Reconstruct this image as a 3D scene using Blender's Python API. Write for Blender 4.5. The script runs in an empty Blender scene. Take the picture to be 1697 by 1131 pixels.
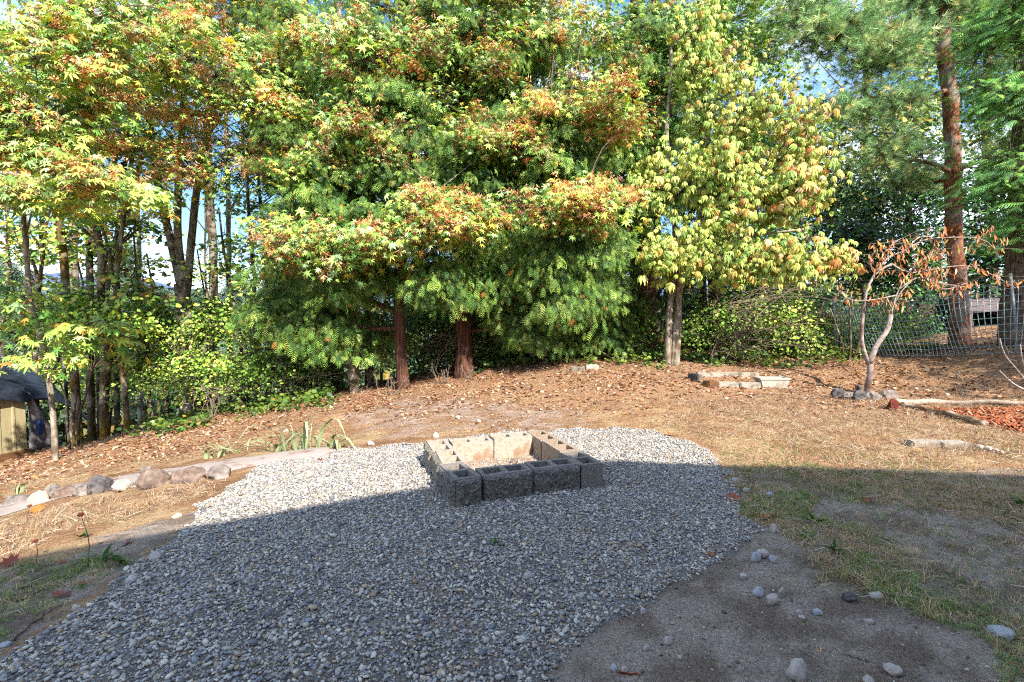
import bpy, bmesh, math, random
import numpy as np
from mathutils import Matrix, Vector

# ------------------------------------------------------------------ camera, sky, sun, exposure
SC = bpy.context.scene
COL = SC.collection
F, CX, CY, HC = 800.0, 848.5, 565.5, 1.32          # focal length and centre in photo pixels, eye height in metres
PIT = math.atan2(35.0, F)
cam_d = bpy.data.cameras.new('camera')
cam_d.sensor_width = 36.0
cam_d.lens = 36.0 * F / 1697.0
cam_d.clip_start = 0.05
cam_d.clip_end = 4000
cam = bpy.data.objects.new('camera', cam_d)
COL.objects.link(cam)
cam.location = (0, 0, HC)
cam.rotation_euler = (math.pi / 2 - PIT, 0, 0)
SC.camera = cam

SUN_EL, SUN_AZ = math.radians(39), math.radians(30)   # azimuth measured from straight behind the viewer towards the right
SUN = np.array([math.sin(SUN_AZ) * math.cos(SUN_EL), -math.cos(SUN_AZ) * math.cos(SUN_EL), math.sin(SUN_EL)])
sun_d = bpy.data.lights.new('sun', 'SUN')
sun_d.energy = 2.8
sun_d.angle = math.radians(0.53)
sun_d.color = (1.0, 0.94, 0.84)
sun = bpy.data.objects.new('sun', sun_d)
COL.objects.link(sun)
sun.rotation_euler = Vector((-SUN[0], -SUN[1], -SUN[2])).to_track_quat('-Z', 'Y').to_euler()
sun.location = (6, -12, 14)

world = bpy.data.worlds.new('World')
SC.world = world
world.use_nodes = True
nt = world.node_tree
nt.nodes.clear()
w_out = nt.nodes.new('ShaderNodeOutputWorld')
w_bg = nt.nodes.new('ShaderNodeBackground')
w_sky = nt.nodes.new('ShaderNodeTexSky')
w_sky.sky_type = 'NISHITA'
w_sky.sun_disc = False
w_sky.sun_elevation = SUN_EL
w_sky.sun_rotation = math.atan2(SUN[0], SUN[1])
w_sky.air_density = 1.0
w_sky.dust_density = 0.2
w_sky.ozone_density = 2.5
w_bg.inputs['Strength'].default_value = 0.15
w_tc = nt.nodes.new('ShaderNodeTexCoord')
w_map = nt.nodes.new('ShaderNodeMapping')
w_map.inputs['Scale'].default_value = (1.5, 1.5, 4.0)
w_map.inputs['Location'].default_value = (4.4, 9.6, 1.3)
w_nz = nt.nodes.new('ShaderNodeTexNoise')
w_nz.inputs['Scale'].default_value = 1.6
w_nz.inputs['Detail'].default_value = 6
w_rmp = nt.nodes.new('ShaderNodeValToRGB')
w_rmp.color_ramp.elements[0].position = 0.47
w_rmp.color_ramp.elements[1].position = 0.73
w_mix = nt.nodes.new('ShaderNodeMixRGB')
w_mix.inputs['Color2'].default_value = (5.2, 5.6, 6.4, 1)       # sunlit cloud
nt.links.new(w_tc.outputs['Generated'], w_map.inputs['Vector'])
nt.links.new(w_map.outputs['Vector'], w_nz.inputs['Vector'])
nt.links.new(w_nz.outputs['Fac'], w_rmp.inputs['Fac'])
nt.links.new(w_rmp.outputs['Color'], w_mix.inputs['Fac'])
w_hs = nt.nodes.new('ShaderNodeHueSaturation')
w_hs.inputs['Saturation'].default_value = 1.8
w_hs.inputs['Hue'].default_value = 0.506
w_gm = nt.nodes.new('ShaderNodeGamma')                          # evens out the bright horizon against the deep blue overhead
w_gm.inputs['Gamma'].default_value = 0.55
w_hs.inputs['Value'].default_value = 0.88
nt.links.new(w_sky.outputs['Color'], w_gm.inputs['Color'])
nt.links.new(w_gm.outputs['Color'], w_hs.inputs['Color'])
nt.links.new(w_hs.outputs['Color'], w_mix.inputs['Color1'])
nt.links.new(w_mix.outputs['Color'], w_bg.inputs['Color'])
nt.links.new(w_bg.outputs['Background'], w_out.inputs['Surface'])

SC.view_settings.view_transform = 'Standard'
SC.view_settings.look = 'None'
SC.view_settings.gamma = 1.0
SC.view_settings.use_curve_mapping = False
SC.view_settings.exposure = 2.22
SC.render.engine = 'CYCLES'
SC.cycles.use_denoising = False
SC.cycles.max_bounces = 4
SC.cycles.diffuse_bounces = 3
SC.cycles.glossy_bounces = 2
SC.cycles.use_light_tree = False
SC.cycles.use_adaptive_sampling = True
SC.cycles.adaptive_threshold = 0.02
SC.cycles.transmission_bounces = 3
SC.cycles.transparent_max_bounces = 4
SC.cycles.pixel_filter_type = 'BLACKMAN_HARRIS'
SC.cycles.filter_width = 1.15
SC.cycles.caustics_reflective = False
SC.cycles.caustics_refractive = False

# ------------------------------------------------------------------ helpers
RS = np.random.RandomState
PI = math.pi
ALB = 0.46


def C(r, g, b, k=1.0):
    """a photo colour (sRGB 0-255, as seen in full light) turned into a base colour"""
    v = np.array([r, g, b], float) / 255.0
    v = np.where(v <= 0.04045, v / 12.92, ((v + 0.055) / 1.055) ** 2.4)
    return np.clip(v * ALB * k, 0.002, 0.85)


def ray(px, py):
    xc, yc = (px - CX) / F, -(py - CY) / F
    c, s = math.cos(PIT), math.sin(PIT)
    return np.array([xc, c + yc * s, -s + yc * c])


def P(px, py, d):
    r = ray(px, py)
    return np.array([0, 0, HC]) + r * (d / r[1])


def norm(v):
    v = np.asarray(v, float)
    return v / (np.linalg.norm(v, axis=-1, keepdims=True) + 1e-9)


def _hash(ix, iy, iz, seed):
    n = (ix.astype(np.int64) * 374761393 + iy.astype(np.int64) * 668265263 + iz.astype(np.int64) * 2147483647 + seed * 974634777) & 0x7fffffff
    n = ((n ^ (n >> 13)) * 1274126177) & 0x7fffffff
    n = ((n ^ (n >> 16)) * 2246822519) & 0x7fffffff
    return (n & 0xffffff) / float(0xffffff)


def vnoise(x, y, z=0.0, seed=0):
    x, y, z = np.broadcast_arrays(np.asarray(x, float), np.asarray(y, float), np.asarray(z, float))
    ix, iy, iz = np.floor(x), np.floor(y), np.floor(z)
    fx, fy, fz = x - ix, y - iy, z - iz
    fx, fy, fz = fx * fx * (3 - 2 * fx), fy * fy * (3 - 2 * fy), fz * fz * (3 - 2 * fz)
    r = 0
    for dx in (0, 1):
        for dy in (0, 1):
            for dz in (0, 1):
                w = (fx if dx else 1 - fx) * (fy if dy else 1 - fy) * (fz if dz else 1 - fz)
                r = r + w * _hash(ix + dx, iy + dy, iz + dz, seed)
    return r


def fbm(x, y, z=0.0, seed=0, octv=4):
    r, a, t, f = 0, 1.0, 0, 1.0
    for o in range(octv):
        r = r + a * vnoise(np.asarray(x) * f, np.asarray(y) * f, np.asarray(z) * f, seed + o * 17)
        t += a
        a *= 0.5
        f *= 2.03
    return r / t


def smooth(a, b, x):
    t = np.clip((x - a) / (b - a), 0, 1)
    return t * t * (3 - 2 * t)


# terrain: a smooth surface through spots read off the photograph
def _cp(px, py, d):
    return P(px, py, d)


_pts = [np.array(p, float) for p in [
    (0, 0, 0), (-3, 0, 0), (3, 0, 0), (6, 0, 0), (0, -4, 0), (-6, -4, -0.1), (8, -4, 0.1), (0, -15, 0), (-12, -12, -0.3), (14, -12, 0.4),
    (-2.0, 1.8, -0.02), (-1, 3.2, 0), (0.8, 3.2, 0), (0, 5, 0), (1.6, 4.2, 0), (3.5, 2.5, 0), (4.3, 4.0, 0), (-3.2, 3.2, -0.16), (-5, 1, -0.2),
    (-4.7, 4.6, -0.47), (0, 6.6, 0), (3, 7, 0.03), (8, 5, 0.15), (12, 6, 0.7), (14, 12, 1.3), (22, 10, 1.9), (30, 30, 2.5), (10, 25, 1.0),
    (0, 16, 0.2), (0, 26, -0.8), (-6, 18, -1.6), (-12, 16, -2.6), (-16, 10, -2.6), (-20, 24, -5.5), (-30, 12, -5.0), (-25, 45, -9), (0, 50, -3.5), (-60, 60, -14),
    (40, 60, 1.0), (60, 20, 3.0), (-60, 10, -9), (-60, -30, -4), (60, -30, 2), (0, -60, 0), (0, 90, -8)]]
for p in [(0, 782, 9.4), (45, 754, 11), (200, 722, 10.5), (400, 690, 10), (540, 660, 9.8), (665, 648, 9.7), (770, 622, 10.5), (960, 610, 10),
          (1110, 605, 10.3), (1230, 610, 10.3), (1400, 640, 9), (1435, 657, 8.5), (1385, 588, 11.4), (1590, 576, 11), (1690, 566, 9.5),
          (1480, 670, 7.5), (1640, 706, 6.0), (1690, 640, 8), (1180, 642, 8.8), (1540, 740, 5.0)]:
    _pts.append(_cp(*p))
_pts = np.array(_pts)


def _tps_k(r2):
    return np.where(r2 > 1e-9, 0.5 * r2 * np.log(np.maximum(r2, 1e-9)), 0)


def _tps_fit(p, lam):
    n = len(p)
    K = _tps_k(((p[:, None, :2] - p[None, :, :2]) ** 2).sum(-1)) + lam * np.eye(n)
    Q = np.c_[np.ones(n), p[:, :2]]
    A = np.block([[K, Q], [Q.T, np.zeros((3, 3))]])
    return np.linalg.solve(A, np.r_[p[:, 2], np.zeros(3)])


_tw = _tps_fit(_pts, 0.6)


def H0(x, y):
    x, y = np.asarray(x, float), np.asarray(y, float)
    xc, yc = np.clip(x, -62, 62), np.clip(y, -60, 92)
    r2 = (xc[..., None] - _pts[:, 0]) ** 2 + (yc[..., None] - _pts[:, 1]) ** 2
    h = _tps_k(r2) @ _tw[:-3] + _tw[-3] + _tw[-2] * xc + _tw[-1] * yc
    far = smooth(60, 400, np.hypot(x, y))
    return h * (1 - far) - 9 * far


def H(x, y):
    x, y = np.asarray(x, float), np.asarray(y, float)
    rough = smooth(5.0, 8.5, y + 0.25 * np.abs(x))
    return H0(x, y) + (fbm(x * 0.9, y * 0.9, 0, 3, 3) - 0.5) * (0.05 + 0.10 * rough) + (fbm(x * 5, y * 5, 0, 8, 2) - 0.5) * 0.022


def G(px, py):
    r = ray(px, py)
    d = np.concatenate([np.linspace(0.6, 14, 500), np.linspace(14.1, 80, 300)])
    pts = np.array([0, 0, HC]) + r[None] * (d / r[1])[:, None]
    below = pts[:, 2] < H(pts[:, 0], pts[:, 1])
    i = int(np.argmax(below)) if below.any() else len(d) - 1
    if i == 0:
        return pts[0]
    a, b = pts[i - 1], pts[i]
    ga, gb = a[2] - H(a[0], a[1]), b[2] - H(b[0], b[1])
    t = ga / (ga - gb + 1e-9)
    q = a + (b - a) * np.clip(t, 0, 1)
    return np.array([q[0], q[1], float(H(q[0], q[1]))])


def on_ground(x, y, dz=0.0):
    return np.array([x, y, float(H(x, y)) + dz])


def pip(poly, x, y):
    inside = np.zeros(np.shape(x), bool)
    n = len(poly)
    for i in range(n):
        x1, y1 = poly[i][:2]
        x2, y2 = poly[(i + 1) % n][:2]
        c = ((y1 > y) != (y2 > y)) & (x < (x2 - x1) * (y - y1) / (y2 - y1 + 1e-12) + x1)
        inside ^= c
    return inside


def ground_poly(pts):
    return np.array([G(*p) if p[1] < 1400 else G(p[0], 1400) for p in pts])[:, :2]


# mesh making
class MB:
    """collects vertices, triangles and per-vertex colours"""

    def __init__(s):
        s.v, s.f, s.c, s.n = [], [], [], 0

    def add(s, v, f, c=(0.5, 0.5, 0.5)):
        v = np.asarray(v, float).reshape(-1, 3)
        f = np.asarray(f, int).reshape(-1, 3)
        s.v.append(v)
        s.f.append(f + s.n)
        c = np.asarray(c, float)
        s.c.append(np.broadcast_to(c, (len(v), 3)) if c.ndim == 1 else c)
        s.n += len(v)

    def quad(s, a, b, c, d, col=(0.5, 0.5, 0.5)):
        s.add([a, b, c, d], [[0, 1, 2], [0, 2, 3]], col)

    def tube(s, pts, rad, sides=8, col=(0.5, 0.5, 0.5), rough=0.0, seed=0, cap=True):
        pts = np.asarray(pts, float)
        n = len(pts)
        rad = np.broadcast_to(np.asarray(rad, float), (n,))
        t = norm(np.gradient(pts, axis=0))
        ref = np.where(np.abs(t[:, 2:3]) > 0.9, np.array([[1.0, 0, 0]]), np.array([[0, 0, 1.0]]))
        u = norm(np.cross(t, ref))
        for i in range(1, n):                       # keep the frame from flipping along the limb
            p = u[i - 1] - t[i] * np.dot(u[i - 1], t[i])
            u[i] = norm(p)
        w = np.cross(t, u)
        a = np.linspace(0, 2 * PI, sides, endpoint=False)
        ca, sa = np.cos(a), np.sin(a)
        r = rad[:, None] * np.ones((1, sides))
        if rough:
            L = np.r_[0, np.cumsum(np.linalg.norm(np.diff(pts, axis=0), axis=1))]
            r = r * (1 + rough * (2 * vnoise(ca[None] * 2.2 + 10, sa[None] * 2.2 + 10, L[:, None] * 3, seed) - 1))
        v = pts[:, None] + r[..., None] * (u[:, None] * ca[None, :, None] + w[:, None] * sa[None, :, None])
        v = v.reshape(-1, 3)
        i, j = np.meshgrid(np.arange(n - 1), np.arange(sides), indexing='ij')
        j2 = (j + 1) % sides
        a0, a1, b0, b1 = i * sides + j, i * sides + j2, (i + 1) * sides + j, (i + 1) * sides + j2
        f = np.concatenate([np.stack([a0, a1, b1], -1).reshape(-1, 3), np.stack([a0, b1, b0], -1).reshape(-1, 3)])
        if cap:
            v = np.concatenate([v, pts[:1], pts[-1:]])
            k = np.arange(sides)
            f = np.concatenate([f, np.stack([(k + 1) % sides, k, np.full(sides, n * sides)], -1),
                                np.stack([(n - 1) * sides + k, (n - 1) * sides + (k + 1) % sides, np.full(sides, n * sides + 1)], -1)])
        s.add(v, f, col)

    def box(s, c, size, rot=0.0, col=(0.5, 0.5, 0.5), tilt=0.0):
        x, y, z = np.array(size) / 2
        v = np.array([[sx * x, sy * y, sz * z] for sx in (-1, 1) for sy in (-1, 1) for sz in (-1, 1)])
        ct, st = math.cos(tilt), math.sin(tilt)
        v = np.c_[v[:, 0] * ct - v[:, 2] * st, v[:, 1], v[:, 0] * st + v[:, 2] * ct]
        cr, sr = math.cos(rot), math.sin(rot)
        v = np.c_[v[:, 0] * cr - v[:, 1] * sr, v[:, 0] * sr + v[:, 1] * cr, v[:, 2]] + np.asarray(c)
        q = [(0, 1, 3, 2), (4, 6, 7, 5), (0, 4, 5, 1), (2, 3, 7, 6), (0, 2, 6, 4), (1, 5, 7, 3)]
        s.add(v, [t for a, b, c_, d in q for t in ((a, b, c_), (a, c_, d))], col)

    def inst(s, base, pos, R, scale, col):
        bv, bf = base
        n, k = len(pos), len(bv)
        if n == 0:
            return
        scale = np.asarray(scale, float)
        sv = bv[None] * (scale[:, None, None] if scale.ndim == 1 else scale[:, None, :])
        v = np.einsum('nij,nkj->nki', R, sv) + np.asarray(pos)[:, None]
        f = bf[None] + (np.arange(n) * k)[:, None, None]
        col = np.asarray(col, float)
        c = np.repeat(col, k, axis=0) if col.ndim == 2 else col
        s.add(v.reshape(-1, 3), f.reshape(-1, 3), c)

    def data(s, name, mat=None, origin=(0, 0, 0), flat=False):
        v = np.concatenate(s.v) - np.asarray(origin)
        f = np.concatenate(s.f)
        c = np.concatenate(s.c)
        me = bpy.data.meshes.new(name)
        me.vertices.add(len(v))
        me.vertices.foreach_set('co', v.astype(np.float32).ravel())
        me.loops.add(len(f) * 3)
        me.loops.foreach_set('vertex_index', f.astype(np.int32).ravel())
        me.polygons.add(len(f))
        me.polygons.foreach_set('loop_start', np.arange(0, len(f) * 3, 3, dtype=np.int32))
        me.update(calc_edges=True)
        me.validate()
        me.polygons.foreach_set('use_smooth', np.full(len(me.polygons), not flat))
        at = me.color_attributes.new('col', 'FLOAT_COLOR', 'POINT')
        at.data.foreach_set('color', np.c_[c, np.ones(len(c))].astype(np.float32).ravel())
        if mat:
            me.materials.append(mat)
        return me

    def build(s, name, mat, parent=None, flat=False, origin=None):
        if origin is None:
            origin = np.array(parent['_o']) if parent is not None else np.zeros(3)
        me = s.data(name, mat, origin, flat)
        o = bpy.data.objects.new(name, me)
        COL.objects.link(o)
        if parent is not None:
            o.parent = parent
        else:
            o.location = origin
        return o


def rots(tip, nrm):
    """rotation matrices whose local Y runs along tip and local Z roughly along nrm"""
    y = norm(tip)
    x = norm(np.cross(y, nrm))
    z = np.cross(x, y)
    return np.stack([x, y, z], axis=-1)


def tag(o, label, cat=None, group=None, kind=None):
    if label:
        o['label'] = label
    if cat:
        o['category'] = cat
    if group:
        o['group'] = group
    if kind:
        o['kind'] = kind
    return o


def thing(name, label, cat, loc, group=None):
    o = bpy.data.objects.new(name, None)
    COL.objects.link(o)
    o.location = loc
    o.empty_display_size = 0.2
    o['_o'] = [float(a) for a in loc]
    return tag(o, label, cat, group)


def proto(name, mb, mat, flat=False):
    """a piece that a mass repeats; it is not placed in the scene itself"""
    return bpy.data.objects.new(name, mb.data(name, mat, flat=flat))


def inst_group(protos):
    g = bpy.data.node_groups.new('scatter_pieces', 'GeometryNodeTree')
    g.interface.new_socket('Geometry', in_out='INPUT', socket_type='NodeSocketGeometry')
    g.interface.new_socket('Geometry', in_out='OUTPUT', socket_type='NodeSocketGeometry')
    gi, go = g.nodes.new('NodeGroupInput'), g.nodes.new('NodeGroupOutput')
    jn = g.nodes.new('GeometryNodeJoinGeometry')
    for p in reversed(protos):
        oi = g.nodes.new('GeometryNodeObjectInfo')
        oi.inputs['Object'].default_value = p
        ti = g.nodes.new('GeometryNodeGeometryToInstance')
        g.links.new(oi.outputs['Geometry'], ti.inputs[0])
        g.links.new(ti.outputs[0], jn.inputs[0])
    ip = g.nodes.new('GeometryNodeInstanceOnPoints')
    ip.inputs['Pick Instance'].default_value = True
    for nm, dt, sock in (('vid', 'INT', 'Instance Index'), ('rot', 'FLOAT_VECTOR', 'Rotation'), ('scl', 'FLOAT_VECTOR', 'Scale')):
        na = g.nodes.new('GeometryNodeInputNamedAttribute')
        na.data_type = dt
        na.inputs['Name'].default_value = nm
        g.links.new(na.outputs['Attribute'], ip.inputs[sock])
    g.links.new(gi.outputs[0], ip.inputs['Points'])
    g.links.new(jn.outputs[0], ip.inputs['Instance'])
    g.links.new(ip.outputs['Instances'], go.inputs[0])
    return g


def eulers(Rm):
    return np.c_[np.arctan2(Rm[:, 2, 1], Rm[:, 2, 2]), np.arcsin(np.clip(-Rm[:, 2, 0], -1, 1)), np.arctan2(Rm[:, 1, 0], Rm[:, 0, 0])]


def scatter_obj(name, group, nvar, pos, rot, scale, tint, rng, parent=None):
    n = len(pos)
    org = np.array(parent['_o']) if parent is not None else np.zeros(3)
    me = bpy.data.meshes.new(name)
    me.vertices.add(n)
    me.vertices.foreach_set('co', (np.asarray(pos) - org).astype(np.float32).ravel())
    scale = np.asarray(scale, float)
    if scale.ndim == 1:
        scale = np.repeat(scale[:, None], 3, axis=1)
    for nm, ty, val in (('rot', 'FLOAT_VECTOR', rot), ('scl', 'FLOAT_VECTOR', scale)):
        me.attributes.new(nm, ty, 'POINT').data.foreach_set('vector', np.asarray(val).astype(np.float32).ravel())
    me.attributes.new('vid', 'INT', 'POINT').data.foreach_set('value', rng.randint(0, nvar, n).astype(np.int32))
    me.attributes.new('tint', 'FLOAT_COLOR', 'POINT').data.foreach_set('color', np.c_[tint, np.ones(n)].astype(np.float32).ravel())
    o = bpy.data.objects.new(name, me)
    COL.objects.link(o)
    o.modifiers.new('pieces', 'NODES').node_group = group
    if parent is not None:
        o.parent = parent
    o['kind'] = 'stuff'
    return o


def stuff(o):
    o['kind'] = 'stuff'
    return o


# ------------------------------------------------------------------ materials
def nodemat(name):
    m = bpy.data.materials.new(name)
    m.use_nodes = True
    t = m.node_tree
    b = t.nodes['Principled BSDF']
    return m, t, b


def n_(t, kind, **kw):
    n = t.nodes.new(kind)
    for k, v in kw.items():
        if k in n.inputs:
            n.inputs[k].default_value = v
        else:
            setattr(n, k, v)
    return n


def times_tint(t, src):
    """the colour of a shared piece times the tint of this copy of it"""
    at = n_(t, 'ShaderNodeAttribute', attribute_name='tint', attribute_type='INSTANCER')
    mx = n_(t, 'ShaderNodeMixRGB', blend_type='MULTIPLY')
    mx.inputs['Fac'].default_value = 1.0
    t.links.new(src, mx.inputs['Color1'])
    t.links.new(at.outputs['Color'], mx.inputs['Color2'])
    return mx.outputs['Color']


def leaf_mat(name, rough=0.45, spec=0.35, trans=0.3, objcol=False, inst=False):
    m, t, b = nodemat(name)
    if objcol:
        src = n_(t, 'ShaderNodeObjectInfo').outputs['Color']
    else:
        src = n_(t, 'ShaderNodeAttribute', attribute_name='col').outputs['Color']
    if inst:
        src = times_tint(t, src)
    geo = n_(t, 'ShaderNodeNewGeometry')
    hs = n_(t, 'ShaderNodeHueSaturation')
    mr = n_(t, 'ShaderNodeMapRange')
    mr.inputs['To Min'].default_value, mr.inputs['To Max'].default_value = 0.72, 1.28
    t.links.new(geo.outputs['Random Per Island'], mr.inputs['Value'])
    t.links.new(mr.outputs['Result'], hs.inputs['Value'])
    t.links.new(src, hs.inputs['Color'])
    b.inputs['Roughness'].default_value = rough
    b.inputs['Specular IOR Level'].default_value = spec
    t.links.new(hs.outputs['Color'], b.inputs['Base Color'])
    tr = n_(t, 'ShaderNodeBsdfTranslucent')
    hs2 = n_(t, 'ShaderNodeHueSaturation', Saturation=1.15, Value=1.1)
    t.links.new(hs.outputs['Color'], hs2.inputs['Color'])
    t.links.new(hs2.outputs['Color'], tr.inputs['Color'])
    mx = n_(t, 'ShaderNodeMixShader')
    mx.inputs['Fac'].default_value = trans
    t.links.new(b.outputs['BSDF'], mx.inputs[1])
    t.links.new(tr.outputs['BSDF'], mx.inputs[2])
    t.links.new(mx.outputs['Shader'], t.nodes['Material Output'].inputs['Surface'])
    return m


def bark_mat(name, c1, c2, moss=None, moss_amt=0.0, scale=(9, 9, 2.2), bump=0.6, patch=None):
    m, t, b = nodemat(name)
    tc = n_(t, 'ShaderNodeTexCoord')
    mp = n_(t, 'ShaderNodeMapping')
    mp.inputs['Scale'].default_value = scale
    t.links.new(tc.outputs['Object'], mp.inputs['Vector'])
    nz = n_(t, 'ShaderNodeTexNoise', Scale=2.4, Detail=7.0, Roughness=0.65)
    t.links.new(mp.outputs['Vector'], nz.inputs['Vector'])
    rp = n_(t, 'ShaderNodeValToRGB')
    rp.color_ramp.elements[0].position, rp.color_ramp.elements[1].position = 0.34, 0.66
    rp.color_ramp.elements[0].color = (*c1, 1)
    rp.color_ramp.elements[1].color = (*c2, 1)
    t.links.new(nz.outputs['Fac'], rp.inputs['Fac'])
    col = rp.outputs['Color']
    for cc, amt, sc, seed in ((moss, moss_amt, 1.7, 3.0), (patch, 0.45 if patch is not None else 0, 3.1, 7.7)):
        if cc is None:
            continue
        n2 = n_(t, 'ShaderNodeTexNoise', Scale=sc, Detail=4.0)
        m2 = n_(t, 'ShaderNodeMapping')
        m2.inputs['Location'].default_value = (seed, seed, seed)
        t.links.new(tc.outputs['Object'], m2.inputs['Vector'])
        t.links.new(m2.outputs['Vector'], n2.inputs['Vector'])
        r2 = n_(t, 'ShaderNodeMapRange')
        r2.inputs['From Min'].default_value = 0.62 - 0.3 * amt
        r2.inputs['From Max'].default_value = 0.74 - 0.3 * amt
        t.links.new(n2.outputs['Fac'], r2.inputs['Value'])
        mx = n_(t, 'ShaderNodeMixRGB')
        mx.inputs['Color2'].default_value = (*cc, 1)
        t.links.new(r2.outputs['Result'], mx.inputs['Fac'])
        t.links.new(col, mx.inputs['Color1'])
        col = mx.outputs['Color']
    t.links.new(col, b.inputs['Base Color'])
    b.inputs['Roughness'].default_value = 0.9
    b.inputs['Specular IOR Level'].default_value = 0.15
    bp = n_(t, 'ShaderNodeBump', Strength=bump, Distance=0.03)
    t.links.new(nz.outputs['Fac'], bp.inputs['Height'])
    t.links.new(bp.outputs['Normal'], b.inputs['Normal'])
    return m


def grain_mat(name, c1, c2, scale=30, rough=0.9, bump=0.4, dist=0.01, spots=None, spot_scale=4.0, spec=0.2, detail=6.0, lo=0.35, hi=0.65, stretch=(1, 1, 1), attr=False, spot_lo=0.55, inst=False, lumps=0.0):
    m, t, b = nodemat(name)
    tc = n_(t, 'ShaderNodeTexCoord')
    mp = n_(t, 'ShaderNodeMapping')
    mp.inputs['Scale'].default_value = stretch
    t.links.new(tc.outputs['Object'], mp.inputs['Vector'])
    nz = n_(t, 'ShaderNodeTexNoise', Scale=scale, Detail=detail, Roughness=0.7)
    t.links.new(mp.outputs['Vector'], nz.inputs['Vector'])
    rp = n_(t, 'ShaderNodeValToRGB')
    rp.color_ramp.elements[0].position, rp.color_ramp.elements[1].position = lo, hi
    rp.color_ramp.elements[0].color = (*c1, 1)
    rp.color_ramp.elements[1].color = (*c2, 1)
    t.links.new(nz.outputs['Fac'], rp.inputs['Fac'])
    col = rp.outputs['Color']
    if spots is not None:
        n2 = n_(t, 'ShaderNodeTexNoise', Scale=spot_scale, Detail=5.0)
        t.links.new(tc.outputs['Object'], n2.inputs['Vector'])
        r2 = n_(t, 'ShaderNodeMapRange')
        r2.inputs['From Min'].default_value, r2.inputs['From Max'].default_value = spot_lo, spot_lo + 0.13
        t.links.new(n2.outputs['Fac'], r2.inputs['Value'])
        mx = n_(t, 'ShaderNodeMixRGB')
        mx.inputs['Color2'].default_value = (*spots, 1)
        t.links.new(r2.outputs['Result'], mx.inputs['Fac'])
        t.links.new(col, mx.inputs['Color1'])
        col = mx.outputs['Color']
    if attr:
        at = n_(t, 'ShaderNodeAttribute', attribute_name='col')
        mx = n_(t, 'ShaderNodeMixRGB', blend_type='MULTIPLY')
        mx.inputs['Fac'].default_value = 1.0
        if inst:
            at.attribute_type, at.attribute_name = 'INSTANCER', 'tint'
        t.links.new(at.outputs['Color'], mx.inputs['Color1'])
        t.links.new(col, mx.inputs['Color2'])
        col = mx.outputs['Color']
    t.links.new(col, b.inputs['Base Color'])
    b.inputs['Roughness'].default_value = rough
    b.inputs['Specular IOR Level'].default_value = spec
    if bump:
        bp = n_(t, 'ShaderNodeBump', Strength=bump, Distance=dist)
        t.links.new(nz.outputs['Fac'], bp.inputs['Height'])
        if lumps:
            n3_ = n_(t, 'ShaderNodeTexNoise', Scale=lumps, Detail=5.0, Roughness=0.6)
            t.links.new(tc.outputs['Object'], n3_.inputs['Vector'])
            b2 = n_(t, 'ShaderNodeBump', Strength=0.9, Distance=0.06)
            t.links.new(n3_.outputs['Fac'], b2.inputs['Height'])
            t.links.new(b2.outputs['Normal'], bp.inputs['Normal'])
        t.links.new(bp.outputs['Normal'], b.inputs['Normal'])
    return m


M = {}
M['leaf'] = leaf_mat('leaf', 0.42, 0.4, 0.32)
M['leaf_i'] = leaf_mat('leaf_i', 0.5, 0.25, 0.22, inst=True)
M['needle_i'] = leaf_mat('needle_i', 0.55, 0.25, 0.22, inst=True)
M['glossy_i'] = leaf_mat('glossy_i', 0.24, 0.55, 0.1, inst=True)
M['grass_i'] = leaf_mat('grass_i', 0.6, 0.2, 0.25, inst=True)
M['dry_i'] = leaf_mat('dry_i', 0.75, 0.15, 0.12, inst=True)
M['leaf_single'] = leaf_mat('leaf_single', 0.42, 0.4, 0.32, objcol=True)
M['needle'] = leaf_mat('needle', 0.55, 0.25, 0.22)
M['glossy_leaf'] = leaf_mat('glossy_leaf', 0.22, 0.6, 0.1)
M['seed'] = leaf_mat('seed', 0.7, 0.2, 0.25)
M['dry'] = leaf_mat('dry', 0.75, 0.15, 0.12)
M['dry_single'] = leaf_mat('dry_single', 0.6, 0.25, 0.12, objcol=True)
M['grass'] = leaf_mat('grass', 0.6, 0.2, 0.25)
M['bark_maple'] = bark_mat('bark_maple', C(84, 68, 56), C(214, 196, 176), C(120, 102, 50), 0.15, (8, 8, 3.5), 0.8, patch=C(236, 224, 208))
M['bark_moss'] = bark_mat('bark_moss', C(48, 40, 30), C(160, 136, 108), C(150, 120, 44), 0.4, (8, 8, 4), 0.8, patch=C(200, 184, 160))
M['bark_cedar'] = bark_mat('bark_cedar', C(58, 36, 30), C(160, 114, 92), None, 0, (14, 14, 0.9), 0.9)
M['bark_pine'] = bark_mat('bark_pine', C(105, 62, 45), C(225, 150, 110), None, 0, (7, 7, 3), 0.8, patch=C(190, 165, 150))
M['bark_fir'] = bark_mat('bark_fir', C(80, 62, 52), C(190, 165, 145), None, 0, (10, 10, 2.5), 0.9)
M['bark_pale'] = bark_mat('bark_pale', C(120, 100, 78), C(235, 222, 200), C(110, 80, 55), 0.15, (8, 8, 3), 0.3)
M['bark_cherry'] = bark_mat('bark_cherry', C(150, 125, 110), C(240, 225, 215), C(120, 70, 50), 0.2, (6, 6, 6), 0.3)
M['bark_dark'] = bark_mat('bark_dark', C(45, 38, 32), C(150, 130, 110), C(110, 98, 44), 0.2, (8, 8, 4), 0.8, patch=C(190, 176, 156))
M['twig'] = grain_mat('twig', C(95, 75, 58), C(190, 165, 140), 40, 0.9, 0)
M['dead_twig'] = grain_mat('dead_twig', C(120, 100, 82), C(215, 195, 172), 40, 0.9, 0)


# ------------------------------------------------------------------ leaf shapes: stem at the origin, tip along +Y, upper side +Z
def fan(outline, centre):
    v = np.array([centre] + outline, float)
    k = len(outline)
    return v, np.array([[0, 1 + i, 1 + (i + 1) % k] for i in range(k)])


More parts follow.
